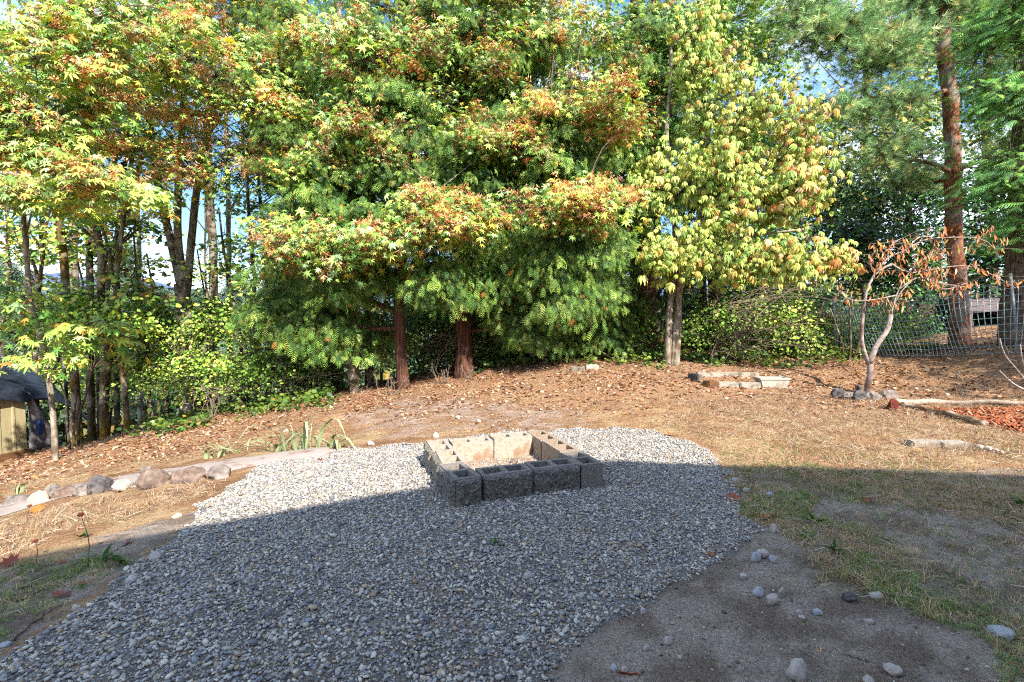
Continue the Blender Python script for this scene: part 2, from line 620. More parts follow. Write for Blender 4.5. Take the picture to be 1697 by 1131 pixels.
_mo = [(0, 0.0), (0.16, -0.10), (0.36, -0.12), (0.20, 0.10), (0.46, 0.08), (0.70, 0.22), (0.50, 0.28), (0.17, 0.34), (0.36, 0.58), (0.52, 0.84), (0.28, 0.72), (0.10, 0.52), (0.13, 0.80), (0, 1.05)]
_mo = _mo + [(-x, y) for x, y in reversed(_mo[1:-1])]
MAPLE = fan([(x, y, -0.45 * (x * x + (y - 0.35) ** 2) + 0.05 * math.sin(7 * x + 3 * y)) for x, y in _mo], (0, 0.34, 0.05))
_ms = [(0, 0), (0.5, 0.12), (0.42, 0.62), (0, 1.0), (-0.42, 0.62), (-0.5, 0.12)]
_mm = [(0, 0.0), (0.34, -0.10), (0.22, 0.12), (0.68, 0.20), (0.20, 0.34), (0.50, 0.82), (0.11, 0.55), (0, 1.05)]
_mm = _mm + [(-x, y) for x, y in reversed(_mm[1:-1])]
MAPLE_MID = fan([(x, y, -0.45 * (x * x + (y - 0.35) ** 2)) for x, y in _mm], (0, 0.3, 0.06))
MAPLE_FAR = fan([(x, y, -0.2 * x * x) for x, y in _ms], (0, 0.35, 0.04))
_cu = [(0, 0.0), (0.3, -0.05), (0.2, 0.15), (0.6, 0.2), (0.33, 0.42), (0.45, 0.78), (0.15, 0.66), (0, 1.0)]
_cu = _cu + [(-x, y) for x, y in reversed(_cu[1:-1])]
CURLED = fan([(x, y, 0.55 * (x * x + 0.6 * (y - 0.4) ** 2) + 0.08 * math.sin(5 * x + 9 * y)) for x, y in _cu], (0, 0.36, 0.0))
CURLED_FAR = fan([(x, y, 0.4 * (x * x + (y - 0.4) ** 2)) for x, y in _ms], (0, 0.35, 0.0))
OVAL = (np.array([(0, 0, 0), (0.2, 0.3, 0.05), (0.22, 0.62, 0.05), (0, 1, -0.05), (-0.22, 0.62, 0.05), (-0.2, 0.3, 0.05), (0, 0.5, 0.0)], float),
        np.array([[6, 0, 1], [6, 1, 2], [6, 2, 3], [6, 3, 4], [6, 4, 5], [6, 5, 0]]))
ROUND = (np.array([(0, 0, 0), (0.36, 0.25, 0.03), (0.36, 0.65, 0.03), (0, 1, -0.06), (-0.36, 0.65, 0.03), (-0.36, 0.25, 0.03)], float),
         np.array([[0, 1, 2], [0, 2, 3], [0, 3, 4], [0, 4, 5]]))
LANCE = (np.array([(0, 0, 0), (0.12, 0.4, 0.04), (0.1, 0.75, 0.0), (0, 1, -0.08), (-0.1, 0.75, 0.0), (-0.12, 0.4, 0.04), (0, 0.45, -0.03)], float),
         np.array([[6, 0, 1], [6, 1, 2], [6, 2, 3], [6, 3, 4], [6, 4, 5], [6, 5, 0]]))


def _compound():
    mb = MB()
    for a, L in ((0, 1.0), (34, 0.96), (-34, 0.96), (70, 0.8), (-70, 0.8), (112, 0.55), (-112, 0.55)):
        a = math.radians(a)
        q = np.array([(0, 0, 0), (0.09, 0.36, -0.10), (0.15, 0.52, -0.36), (0, 0.58, -0.86), (-0.15, 0.52, -0.36), (-0.09, 0.36, -0.10), (0, 0.48, -0.30)]) * L
        r = np.array([[math.cos(a), math.sin(a), 0], [-math.sin(a), math.cos(a), 0], [0, 0, 1]])
        mb.add(q @ r.T, [[6, 0, 1], [6, 1, 2], [6, 2, 3], [6, 3, 4], [6, 4, 5], [6, 5, 0]])
    return np.concatenate(mb.v), np.concatenate(mb.f)


COMPOUND = _compound()


def _frond(n, w, lw, droop, curl=0.12):
    v, f = [], []

    def z(y, x=0):
        return -droop * y * y - curl * abs(x)
    for i in range(n):
        y = 0.06 + 0.9 * i / n
        L = w * (0.45 + 0.75 * math.sin(PI * min(1, y * 0.85 + 0.12)))
        for s in (-1, 1):
            k = len(v)
            tip = (s * L, y + L * 0.75)
            v += [(0, y - lw, z(y)), (0, y + lw, z(y)), (tip[0] * 0.6, y + L * 0.28 + lw * 0.3, z(y, L * .6)), (tip[0], tip[1], z(tip[1], L))]
            f += [(k, k + 2, k + 1), (k + 1, k + 2, k + 3)]
    k = len(v)
    v += [(-0.012, 0, 0), (0.012, 0, 0), (0, 1.05, z(1.05))]
    f += [(k, k + 1, k + 2)]
    return np.array(v, float), np.array(f)


CEDAR = _frond(5, 0.30, 0.035, 0.35)
CEDAR_FAR = _frond(4, 0.28, 0.06, 0.35)
FIRSPRAY = _frond(8, 0.17, 0.032, 0.2, 0.3)
FERN = _frond(14, 0.17, 0.026, 0.75, 0.2)


def _tuft(n, seed):
    r = RS(seed)
    v, f = [], []
    for i in range(n):
        d = norm(np.array([r.normal(0, 0.75), 0.5 + r.rand(), r.normal(0, 0.75)]))
        p = norm(np.cross(d, r.normal(size=3))) * 0.022
        o = np.array([0, r.rand() * 0.45, 0])
        k = len(v)
        v += [o - p, o + p, o + d * (0.7 + 0.4 * r.rand()) + np.array([0, 0, -0.05])]
        f += [(k, k + 1, k + 2)]
    return np.array(v), np.array(f)


TUFT = _tuft(26, 5)


def _samara(seed):
    r = RS(seed)
    v, f = [], []
    for i in range(11):
        o = np.array([r.normal(0, 0.16), r.normal(0, 0.16), -0.1 - 0.8 * r.rand()])
        d = norm(np.array([r.normal(0, 0.8), r.normal(0, 0.8), -0.75]))
        p = norm(np.cross(d, r.normal(size=3))) * 0.085
        k = len(v)
        v += [o, o + d * 0.26 + p, o + d * 0.42, o + d * 0.24 - p * 0.3]
        f += [(k, k + 1, k + 2), (k, k + 2, k + 3)]
    return np.array(v), np.array(f)


SAMARA = _samara(3)


def _grass(seed, n, lean, w):
    r = RS(seed)
    v, f = [], []
    for i in range(n):
        a, L = r.rand() * 2 * PI, 0.6 + 0.5 * r.rand()
        d = np.array([math.cos(a), math.sin(a), 0])
        q = np.array([-d[1], d[0], 0]) * w
        o = np.array([r.normal(0, 0.12), r.normal(0, 0.12), 0])
        k = len(v)
        l2 = lean * (0.5 + r.rand())
        m = o + d * 0.3 * l2 * L + np.array([0, 0, 0.6 * L])
        t = o + d * l2 * L + np.array([0, 0, (0.95 - 0.35 * l2) * L])
        v += [o - q, o + q, m - q * 0.7, m + q * 0.7, t]
        f += [(k, k + 1, k + 3), (k, k + 3, k + 2), (k + 2, k + 3, k + 4)]
    return np.array(v), np.array(f)


GRASS = _grass(2, 6, 0.7, 0.022)
STRAW_TUFT = _grass(4, 6, 1.6, 0.018)
STRAW = (np.array([(0, -0.008, 0.0), (0, 0.008, 0.0), (0.5, -0.009, 0.06), (0.5, 0.009, 0.06), (1, 0.0, 0.0)], float) * [1, 1, 1],
         np.array([[0, 2, 3], [0, 3, 1], [2, 4, 3]]))


def pick(rng, cols, w, n, jit=0.12):
    cols, w = np.array(cols), np.array(w, float)
    i = rng.choice(len(cols), n, p=w / w.sum())
    return cols[i] * (1 + jit * rng.normal(size=(n, 1))).clip(0.5, 1.6)


# ------------------------------------------------------------------ stones
def _icosphere(sub):
    bm = bmesh.new()
    bmesh.ops.create_icosphere(bm, subdivisions=sub, radius=1.0)
    v = np.array([p.co[:] for p in bm.verts])
    f = np.array([[q.index for q in fc.verts] for fc in bm.faces])
    bm.free()
    return v, f


ICO1, ICO2, ICO3 = _icosphere(1), _icosphere(2), _icosphere(3)


def rock_shape(seed, size, sub=ICO3, angular=0.5, flat=0.0):
    r = RS(seed)
    v = sub[0].copy()
    for i in range(9 if angular else 0):
        n = norm(r.normal(size=3))
        d = 0.55 + 0.35 * r.rand()
        h = v @ n
        v = v - np.maximum(h - d, 0)[:, None] * n * angular
    v = v * (1 + (fbm(v[:, 0] * 2 + seed, v[:, 1] * 2, v[:, 2] * 2, seed, 3) - 0.5)[:, None] * 0.35)
    if angular > 0.7:
        v = v * (1 + (fbm(v[:, 0] * 4.5 + seed, v[:, 1] * 4.5, v[:, 2] * 4.5, seed + 9, 3) - 0.5)[:, None] * 0.4)
    return v * np.asarray(size)


print('helpers ready')
# ------------------------------------------------------------------ ground zones
GRAVEL = ground_poly([(0, 1400), (-120, 1200), (0, 1092), (100, 1030), (200, 962), (290, 892), (335, 852), (352, 828), (400, 790), (452, 765), (520, 746), (600, 743),
                      (700, 735), (760, 724), (830, 718), (960, 711), (1060, 711), (1120, 728), (1170, 752), (1200, 778), (1222, 800), (1246, 840), (1262, 880),
                      (1232, 915), (1150, 952), (1050, 1010), (1000, 1062), (950, 1100), (880, 1150), (800, 1250), (750, 1400)])
DIRT = ground_poly([(750, 1400), (950, 1100), (1050, 1010), (1150, 952), (1240, 915), (1290, 905), (1400, 960), (1560, 1040), (1650, 1110), (1697, 1180), (1900, 1400)])
DIRT2 = ground_poly([(1380, 830), (1560, 850), (1760, 900), (1760, 1010), (1640, 965), (1500, 905), (1360, 850)])
DIRT3 = ground_poly([(-40, 1100), (100, 1025), (200, 955), (290, 885), (340, 850), (250, 870), (160, 900), (60, 960), (210, 940), (110, 1010), (-40, 1060)])
PATH = ground_poly([(-60, 858), (0, 838), (120, 806), (280, 777), (450, 755), (545, 742), (560, 752), (450, 768), (385, 782), (200, 806), (100, 822), (0, 848), (-60, 870)])
BARE = ground_poly([(570, 690), (650, 665), (740, 660), (860, 672), (960, 690), (1000, 700), (900, 712), (760, 718), (640, 730)])
MULCH = ground_poly([(1500, 672), (1697, 672), (1900, 675), (1900, 735), (1780, 745), (1697, 722), (1640, 706), (1560, 686)])
STRAWZ = ground_poly([(1080, 690), (1150, 660), (1300, 650), (1500, 660), (1900, 640), (1900, 790), (1697, 790), (1400, 782), (1220, 790), (1160, 745)])
STRAWL = ground_poly([(-80, 900), (0, 862), (150, 835), (330, 805), (345, 830), (250, 862), (60, 905), (-80, 950)])
GREENR = ground_poly([(1190, 790), (1320, 768), (1450, 780), (1697, 800), (1900, 830), (1900, 1300), (1740, 1200), (1640, 1090), (1420, 985), (1290, 900), (1250, 850)])
GREENL = ground_poly([(-150, 1000), (-60, 955), (60, 935), (190, 925), (235, 935), (150, 985), (60, 1025), (-100, 1100)])


def zone(poly, x, y, w=0.12):
    jx = (vnoise(x * 3.1, y * 3.1, 0, 41) - 0.5) * 2 * w + (vnoise(x * 11, y * 11, 0, 43) - 0.5) * w
    jy = (vnoise(x * 3.1, y * 3.1, 0, 45) - 0.5) * 2 * w + (vnoise(x * 11, y * 11, 0, 47) - 0.5) * w
    return pip(poly, x + jx, y + jy)


def graded(a, b, fine, grow=1.14, lim_lo=-700, lim_hi=700):
    m = list(np.arange(a, b, fine))
    s, x = fine, a
    lo = []
    while x > lim_lo:
        s *= grow
        x -= s
        lo.append(x)
    s, x = fine, m[-1]
    hi = []
    while x < lim_hi:
        s *= grow
        x += s
        hi.append(x)
    return np.array(lo[::-1] + m + hi)


gx, gy = graded(-6.5, 8.5, 0.055), graded(1.2, 11.0, 0.05)
XX, YY = np.meshgrid(gx, gy, indexing='xy')
ZZ = H(XX, YY)
zg = zone(GRAVEL, XX, YY, 0.06)
ZZ = ZZ + np.where(zg, 0.004, 0)
n1, n2, n3 = fbm(XX * 1.3, YY * 1.3, 0, 5), fbm(XX * 4, YY * 4, 0, 6), fbm(XX * 16, YY * 16, 0, 7, 2)
litter = smooth(6.3, 8.5, YY + 0.12 * XX + (n1 - 0.5) * 3 - 0.18 * np.minimum(XX + 2, 0))


def lerp(a, b, t):
    return a + (b - a) * t[..., None]


g_col = np.broadcast_to(C(205, 160, 120), XX.shape + (3,)).copy()
g_col = lerp(g_col, C(232, 196, 150), smooth(0.45, 0.62, n2))
g_col = lerp(g_col, C(175, 130, 95), smooth(0.52, 0.7, n1) * 0.7)
g_col = lerp(g_col, C(214, 170, 134), litter * (0.55 + 0.4 * n2))
dirtc = lerp(np.broadcast_to(C(214, 196, 180), XX.shape + (3,)).copy(), C(172, 152, 134), smooth(0.42, 0.62, fbm(XX * 7, YY * 7, 0, 66)))
g_col = np.where(((YY < 4.4) & (YY < 4.15 + 0.2 * n1) & (XX > -1.5))[..., None], dirtc, g_col)
bare = zone(BARE, XX, YY, 0.3) * 0.75
g_col = lerp(g_col, lerp(np.broadcast_to(C(222, 196, 178), XX.shape + (3,)).copy(), C(190, 150, 120), smooth(0.45, 0.6, n2)), bare)
for poly, w in ((DIRT, 0.1), (DIRT2, 0.15), (DIRT3, 0.1)):
    g_col = np.where(zone(poly, XX, YY, w)[..., None], dirtc, g_col)
gr = (zone(GREENR, XX, YY, 0.15) | zone(GREENL, XX, YY, 0.12)) & ~zone(DIRT2, XX, YY, 0.15)
g_col = np.where(gr[..., None], lerp(dirtc, C(120, 118, 72), 0.45 * smooth(0.4, 0.6, n2)), g_col)
g_col = np.where(zg[..., None], lerp(np.broadcast_to(C(150, 142, 136), XX.shape + (3,)).copy(), C(196, 184, 170), n3), g_col)
u_g, v_g = (XX - G(752, 836)[0]), (YY - G(752, 836)[1])
pit_m = (u_g * math.cos(0.33) + v_g * math.sin(0.33) > 0.15) & (u_g * math.cos(0.33) + v_g * math.sin(0.33) < 1.05) & (-u_g * math.sin(0.33) + v_g * math.cos(0.33) > 0.15) & (-u_g * math.sin(0.33) + v_g * math.cos(0.33) < 1.05)
g_col = np.where(pit_m[..., None], lerp(np.broadcast_to(C(214, 176, 140), XX.shape + (3,)).copy(), C(236, 214, 190), n3), g_col)
wood = smooth(9.8, 11.5, YY - 0.02 * XX ** 2)
g_col = lerp(g_col, C(110, 72, 45), wood * 0.8)
far_g = smooth(25, 60, np.hypot(XX, YY))
g_col = lerp(g_col, C(80, 95, 55), far_g)
g_col = np.clip(g_col * (0.82 + 0.36 * n3)[..., None], 0, 1)
M['ground'] = grain_mat('ground', (0.6, 0.58, 0.56), (1.35, 1.32, 1.3), 70, 0.95, 0.9, 0.02, attr=True, spec=0.1, detail=10.0, lumps=13.0)
mb = MB()
ny, nx = XX.shape
ii, jj = np.meshgrid(np.arange(ny - 1), np.arange(nx - 1), indexing='ij')
a0 = ii * nx + jj
fc = np.concatenate([np.stack([a0, a0 + 1, a0 + nx + 1], -1).reshape(-1, 3), np.stack([a0, a0 + nx + 1, a0 + nx], -1).reshape(-1, 3)])
mb.add(np.stack([XX, YY, ZZ], -1).reshape(-1, 3), fc, g_col.reshape(-1, 3))
tag(mb.build('ground', M['ground']), 'sloping yard of dry earth, straw and leaf litter', kind='structure')

# far wooded hills beyond the trees
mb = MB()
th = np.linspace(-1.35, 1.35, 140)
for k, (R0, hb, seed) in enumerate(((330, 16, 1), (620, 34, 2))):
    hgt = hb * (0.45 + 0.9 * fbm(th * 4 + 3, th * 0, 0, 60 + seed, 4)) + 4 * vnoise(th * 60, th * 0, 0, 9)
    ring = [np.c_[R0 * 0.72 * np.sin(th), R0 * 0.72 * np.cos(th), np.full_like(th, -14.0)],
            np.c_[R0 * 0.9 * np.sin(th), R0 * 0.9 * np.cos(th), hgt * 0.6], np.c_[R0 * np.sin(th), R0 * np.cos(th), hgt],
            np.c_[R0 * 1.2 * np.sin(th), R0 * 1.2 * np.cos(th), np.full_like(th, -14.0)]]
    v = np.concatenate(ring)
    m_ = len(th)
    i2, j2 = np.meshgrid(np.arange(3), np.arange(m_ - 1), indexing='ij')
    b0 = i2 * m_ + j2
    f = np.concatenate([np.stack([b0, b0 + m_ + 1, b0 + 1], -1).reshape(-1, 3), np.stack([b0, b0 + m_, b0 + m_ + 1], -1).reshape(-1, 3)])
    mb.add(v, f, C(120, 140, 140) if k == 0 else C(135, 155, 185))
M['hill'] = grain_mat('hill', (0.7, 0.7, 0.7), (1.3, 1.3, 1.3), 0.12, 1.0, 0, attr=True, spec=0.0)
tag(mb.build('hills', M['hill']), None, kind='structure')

# path: worn grey strip above the row of rocks
rng = RS(11)
mb = MB()
up = [G(*p) for p in [(-70, 862), (0, 838), (60, 822), (120, 806), (200, 791), (280, 777), (360, 765), (450, 754), (545, 741)]]
lo = [G(*p) for p in [(-70, 880), (0, 856), (60, 838), (120, 822), (200, 812), (280, 800), (360, 788), (450, 768), (560, 752)]]
t_ = np.linspace(0, 1, 60)
s_ = np.linspace(0, 1, 8)
ux = np.stack([np.interp(t_, np.linspace(0, 1, 9), [p[k] for p in up]) for k in (0, 1)], -1)
lx = np.stack([np.interp(t_, np.linspace(0, 1, 9), [p[k] for p in lo]) for k in (0, 1)], -1)
xy = ux[:, None] * (1 - s_)[None, :, None] + lx[:, None] * s_[None, :, None]
xy += (fbm(xy[..., 0] * 4, xy[..., 1] * 4, 0, 4, 3)[..., None] - 0.5) * 0.12
zz = H(xy[..., 0], xy[..., 1]) + 0.035 * np.sin(PI * s_)[None] ** 0.5 + 0.004
v = np.concatenate([xy, zz[..., None]], -1).reshape(-1, 3)
ii, jj = np.meshgrid(np.arange(59), np.arange(7), indexing='ij')
a0 = ii * 8 + jj
fc = np.concatenate([np.stack([a0, a0 + 8, a0 + 9], -1).reshape(-1, 3), np.stack([a0, a0 + 9, a0 + 1], -1).reshape(-1, 3)])
mb.add(v, fc[:, ::-1])
M['path'] = grain_mat('path', C(196, 176, 164), C(232, 214, 204), 60, 0.95, 0.5, 0.006, spots=C(170, 135, 110), spot_scale=5, spec=0.1)
tag(mb.build('path', M['path']), 'worn pale grey path running above the row of rocks', kind='structure')


# ------------------------------------------------------------------ gravel stones (uncountable: one object)
def scatter(poly, dens, rng, w=0.08, ylim=(0.8, 12.0)):
    lo_, hi_ = poly.min(0) - 0.3, poly.max(0) + 0.3
    lo_[0], hi_[0] = max(lo_[0], -9.0), min(hi_[0], 12.0)
    lo_[1], hi_[1] = max(lo_[1], ylim[0]), min(hi_[1], ylim[1])
    n = int((hi_[0] - lo_[0]) * (hi_[1] - lo_[1]) * dens)
    x, y = rng.uniform(lo_[0], hi_[0], n), rng.uniform(lo_[1], hi_[1], n)
    vis = np.abs(x) < y * 1.12 + 0.25
    x, y = x[vis], y[vis]
    k = zone(poly, x, y, w)
    return x[k], y[k]


PITA = G(752, 836)
PANG = math.radians(19)
PU, PV = np.array([math.cos(PANG), math.sin(PANG)]), np.array([-math.sin(PANG), math.cos(PANG)])


def pit_uv(x, y):
    dx, dy = x - PITA[0], y - PITA[1]
    return dx * PU[0] + dy * PU[1], dx * PV[0] + dy * PV[1]


rng = RS(21)


def rand_rot(rng, n, flat=1.0):
    up_ = norm(np.c_[rng.normal(0, 0.35 * flat, (n, 2)), np.ones(n)])
    a = rng.uniform(0, 2 * PI, n)
    return rots(np.c_[np.cos(a), np.sin(a), np.zeros(n)], up_)


STONES = [(rock_shape(s, (1, 0.75, 0.5), ICO1, 0.75), ICO1[1]) for s in (1, 2, 3, 4, 5, 6)]
gx_, gy_ = scatter(GRAVEL, 7400, rng, 0.09)
u_, v_ = pit_uv(gx_, gy_)
keep = ~((u_ > 0.02) & (u_ < 1.2) & (v_ > 0.0) & (v_ < 1.2) & ((u_ < 0.2) | (u_ > 1.0) | (v_ < 0.2) | (v_ > 1.0)))
keep &= ~((u_ > 0) & (u_ < 1.2) & (v_ > 0) & (v_ < 1.2) & (rng.rand(len(u_)) < 0.75))
gx_, gy_ = gx_[keep], gy_[keep]
ex, ey = scatter(DIRT, 900, rng, 0.2)
ex2, ey2 = scatter(GREENR, 120, rng, 0.3)
ex3, ey3 = scatter(DIRT3, 160, rng, 0.2)
ex4, ey4 = scatter(BARE, 9, rng, 0.3)
ne = len(ex) + len(ex2) + len(ex3) + len(ex4)
gx_, gy_ = np.r_[gx_, ex, ex2, ex3, ex4], np.r_[gy_, ey, ey2, ey3, ey4]
n = len(gx_)
sz = np.clip(rng.lognormal(math.log(0.0074), 0.36, n), 0.0035, 0.021)
sz[-ne:] *= 0.2 + 1.0 * rng.rand(ne) ** 5
gz = H(gx_, gy_) + sz * rng.uniform(0.1, 0.75, n) + 0.003
gz[-ne:] = H(gx_[-ne:], gy_[-ne:]) + sz[-ne:] * 0.15
gc = pick(rng, [C(214, 205, 192), C(185, 180, 174), C(160, 160, 164), C(232, 224, 208), C(205, 182, 150), C(128, 126, 130), C(170, 150, 130)],
          [5, 5, 4, 2.4, 2, 2, 1.4], n, 0.12) * 1.3
brown = rng.rand(ne) < 0.5
gc[-ne:][brown] = C(128, 106, 88) * rng.uniform(0.7, 1.3, (int(brown.sum()), 1))
pos = np.c_[gx_, gy_, gz]
scl = sz[:, None] * rng.uniform(0.7, 1.35, (n, 3))
M['stone'] = grain_mat('stone', (0.8, 0.8, 0.8), (1.15, 1.15, 1.15), 60, 0.85, 0, attr=True, spec=0.25, inst=True)
sp_ = []
for v, f in STONES:
    mb = MB()
    mb.add(v, f, (1, 1, 1))
    sp_.append(proto('gravel_stone', mb, M['stone']))
o = scatter_obj('gravel', inst_group(sp_), 6, pos, eulers(rand_rot(rng, n, 1.3)), scl, gc, rng)
tag(o, 'grey crushed gravel spread around the block ring', 'gravel', kind='stuff')
print('gravel stones', n)

# ------------------------------------------------------------------ the ring of hollow concrete blocks
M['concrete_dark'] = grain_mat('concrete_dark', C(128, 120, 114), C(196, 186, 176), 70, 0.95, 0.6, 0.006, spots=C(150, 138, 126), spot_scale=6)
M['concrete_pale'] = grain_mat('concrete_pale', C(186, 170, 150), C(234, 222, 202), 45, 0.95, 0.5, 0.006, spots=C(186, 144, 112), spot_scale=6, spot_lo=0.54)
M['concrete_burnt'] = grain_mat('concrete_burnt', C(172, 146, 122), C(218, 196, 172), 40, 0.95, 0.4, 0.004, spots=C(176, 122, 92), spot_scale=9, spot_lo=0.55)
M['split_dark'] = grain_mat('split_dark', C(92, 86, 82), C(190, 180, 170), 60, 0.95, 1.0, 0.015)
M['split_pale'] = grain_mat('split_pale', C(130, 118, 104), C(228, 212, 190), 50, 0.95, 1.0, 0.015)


def block_mesh(mat):
    L, D, Hh, t = 0.39, 0.19, 0.19, 0.036
    xs, ys = [0, t, 0.176, 0.214, L - t, L], [0, t, D - t, D]
    bm = bmesh.new()
    top, bot = {}, {}
    for i, x in enumerate(xs):
        for j, y in enumerate(ys):
            top[i, j] = bm.verts.new((x - L / 2, y - D / 2, Hh))
            bot[i, j] = bm.verts.new((x - L / 2, y - D / 2, -0.02))
    solid = {(i, j) for i in range(5) for j in range(3)} - {(1, 1), (3, 1)}
    for (i, j) in solid:
        bm.faces.new((top[i, j], top[i + 1, j], top[i + 1, j + 1], top[i, j + 1]))
        bm.faces.new((bot[i, j], bot[i, j + 1], bot[i + 1, j + 1], bot[i + 1, j]))
        for di, dj, e in ((-1, 0, ((0, 1), (0, 0))), (1, 0, ((1, 0), (1, 1))), (0, -1, ((0, 0), (1, 0))), (0, 1, ((1, 1), (0, 1)))):
            if (i + di, j + dj) not in solid:
                p, q = (i + e[0][0], j + e[0][1]), (i + e[1][0], j + e[1][1])
                bm.faces.new((bot[p], bot[q], top[q], top[p]))
    ed = [e for e in bm.edges if len(e.link_faces) == 2 and e.calc_face_angle(0) > 0.5]
    bmesh.ops.bevel(bm, geom=ed, offset=0.005, segments=2, affect='EDGES')
    for v in bm.verts:
        v.co += Vector([float(vnoise(v.co.x * 90 + 5 * a, v.co.y * 90, v.co.z * 90, 31 + a) - 0.5) * 0.006 for a in range(3)])
    me = bpy.data.meshes.new('block_body')
    bm.to_mesh(me)
    bm.free()
    me.materials.append(mat)
    return me


BLOCK = {k: block_mesh(M[k]) for k in ('concrete_dark', 'concrete_pale', 'concrete_burnt')}


def split_face(length, seed, mat, end=False):
    """broken stone face standing proud of a block side, built facing -Y (or -X end)"""
    mb = MB()
    nx_, nz_ = int(length / 0.012), 17
    x, z = np.meshgrid(np.linspace(0, length, nx_), np.linspace(-0.02, 0.19, nz_), indexing='ij')
    edge = np.minimum(np.minimum(x, length - x) / 0.018, (0.19 - z) / 0.02).clip(0, 1)
    d = 0.004 + edge * (0.012 + 0.03 * fbm(x * 22 + seed * 7, z * 26, 0, seed, 4) ** 1.2 + 0.012 * (vnoise(x * 60 + seed, z * 60, 0, seed + 3) - 0.5))
    v = np.stack([x - length / 2, -d, z], -1).reshape(-1, 3)
    ii, jj = np.meshgrid(np.arange(nx_ - 1), np.arange(nz_ - 1), indexing='ij')
    a0 = ii * nz_ + jj
    f = np.concatenate([np.stack([a0, a0 + nz_, a0 + nz_ + 1], -1).reshape(-1, 3), np.stack([a0, a0 + nz_ + 1, a0 + 1], -1).reshape(-1, 3)])
    mb.add(v, f)
    return mb.data('split_face', mat, flat=True)


def place_block(u, v, along_v, kind, label, sides=(), dz=0.0, da=0.0, smat=None, seed=1):
    """u, v: centre in the ring's own axes; sides: which faces are split ('front', 'end', 'back')"""
    xy_ = PITA[:2] + PU * u + PV * v
    o = thing('concrete_block', label, 'concrete block', (xy_[0], xy_[1], float(H0(xy_[0], xy_[1])) + dz), 'blocks of the fire ring')
    o.rotation_euler = (0.0, 0.0, PANG + (PI / 2 if along_v else 0) + da)
    b = bpy.data.objects.new('block_body', BLOCK[kind])
    COL.objects.link(b)
    b.parent = o
    for s in sides:
        me = split_face(0.19 if s == 'end' else 0.39, seed, smat or M['split_dark'])
        c = bpy.data.objects.new('split_face', me)
        COL.objects.link(c)
        c.parent = o
        if s == 'front':
            c.location = (0, -0.095, 0)
        elif s == 'back':
            c.rotation_euler = (0, 0, PI)
            c.location = (0, 0.095, 0)
        elif s == 'end':
            c.rotation_euler = (0, 0, -PI / 2)
            c.location = (-0.195, 0, 0)
        seed += 5
    return o


# a block laid along v: its local x runs up v, local +y (back) points to -u
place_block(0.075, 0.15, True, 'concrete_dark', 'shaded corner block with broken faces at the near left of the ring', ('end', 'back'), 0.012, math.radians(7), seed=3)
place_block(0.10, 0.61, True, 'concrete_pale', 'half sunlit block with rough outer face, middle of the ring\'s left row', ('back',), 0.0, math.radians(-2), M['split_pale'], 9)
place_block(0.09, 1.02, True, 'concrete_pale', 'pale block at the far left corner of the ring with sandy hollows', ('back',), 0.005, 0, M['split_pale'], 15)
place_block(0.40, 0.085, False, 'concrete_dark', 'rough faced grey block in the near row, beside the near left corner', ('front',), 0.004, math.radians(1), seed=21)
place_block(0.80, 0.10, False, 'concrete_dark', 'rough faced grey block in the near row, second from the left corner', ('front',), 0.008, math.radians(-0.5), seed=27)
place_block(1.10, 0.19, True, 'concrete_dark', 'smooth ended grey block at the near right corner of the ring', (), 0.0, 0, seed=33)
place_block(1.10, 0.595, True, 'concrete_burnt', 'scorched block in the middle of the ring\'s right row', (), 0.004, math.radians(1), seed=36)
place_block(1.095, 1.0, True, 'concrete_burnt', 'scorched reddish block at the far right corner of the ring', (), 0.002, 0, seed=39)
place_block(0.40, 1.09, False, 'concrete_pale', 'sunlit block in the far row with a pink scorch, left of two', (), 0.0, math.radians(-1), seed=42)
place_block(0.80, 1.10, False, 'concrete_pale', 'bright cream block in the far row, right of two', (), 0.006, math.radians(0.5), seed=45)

# ------------------------------------------------------------------ single stones, leaves and twigs lying about
M['rock_grey'] = grain_mat('rock_grey', C(120, 108, 100), C(196, 182, 172), 14, 0.9, 0.6, 0.02, spots=C(226, 214, 196), spot_scale=3)
M['rock_dark'] = grain_mat('rock_dark', C(70, 66, 66), C(150, 142, 140), 14, 0.9, 0.6, 0.02, spots=C(170, 155, 140), spot_scale=3)
M['rock_brown'] = grain_mat('rock_brown', C(120, 98, 84), C(190, 165, 148), 14, 0.9, 0.6, 0.02, spots=C(100, 85, 78), spot_scale=3)
M['rock_pale'] = grain_mat('rock_pale', C(196, 180, 160), C(245, 232, 212), 16, 0.9, 0.5, 0.02)
M['cobble'] = grain_mat('cobble', C(206, 192, 182), C(246, 234, 222), 9, 0.75, 0.15, 0.01, spots=C(140, 120, 112), spot_scale=14)
M['cobble_blue'] = grain_mat('cobble_blue', C(190, 192, 198), C(236, 238, 242), 9, 0.75, 0.15, 0.01)


def rock(name, label, px, py, wpx, hpx, depth=0.8, mat='rock_grey', seed=1, rot=0.0, angular=0.6, group=None, sink=0.25, cat='rock', tilt=0.0, smoothed=False):
    g = G(px, py)
    d = g[1]
    w, h = wpx * d / F / 2, hpx * d / F / 2
    v = rock_shape(seed, (w, w * depth, h / (1 - sink)), ICO3, angular)
    ct, st = math.cos(tilt), math.sin(tilt)
    v = np.c_[v[:, 0] * ct - v[:, 2] * st, v[:, 1], v[:, 0] * st + v[:, 2] * ct]
    cr, sr = math.cos(rot), math.sin(rot)
    v = np.c_[v[:, 0] * cr - v[:, 1] * sr, v[:, 0] * sr + v[:, 1] * cr, v[:, 2] + h * 0.7]
    mb = MB()
    mb.add(v, ICO3[1])
    me = mb.data(name, M[mat], flat=not smoothed)
    o = bpy.data.objects.new(name, me)
    COL.objects.link(o)
    o.location = g
    return tag(o, label, cat, group)


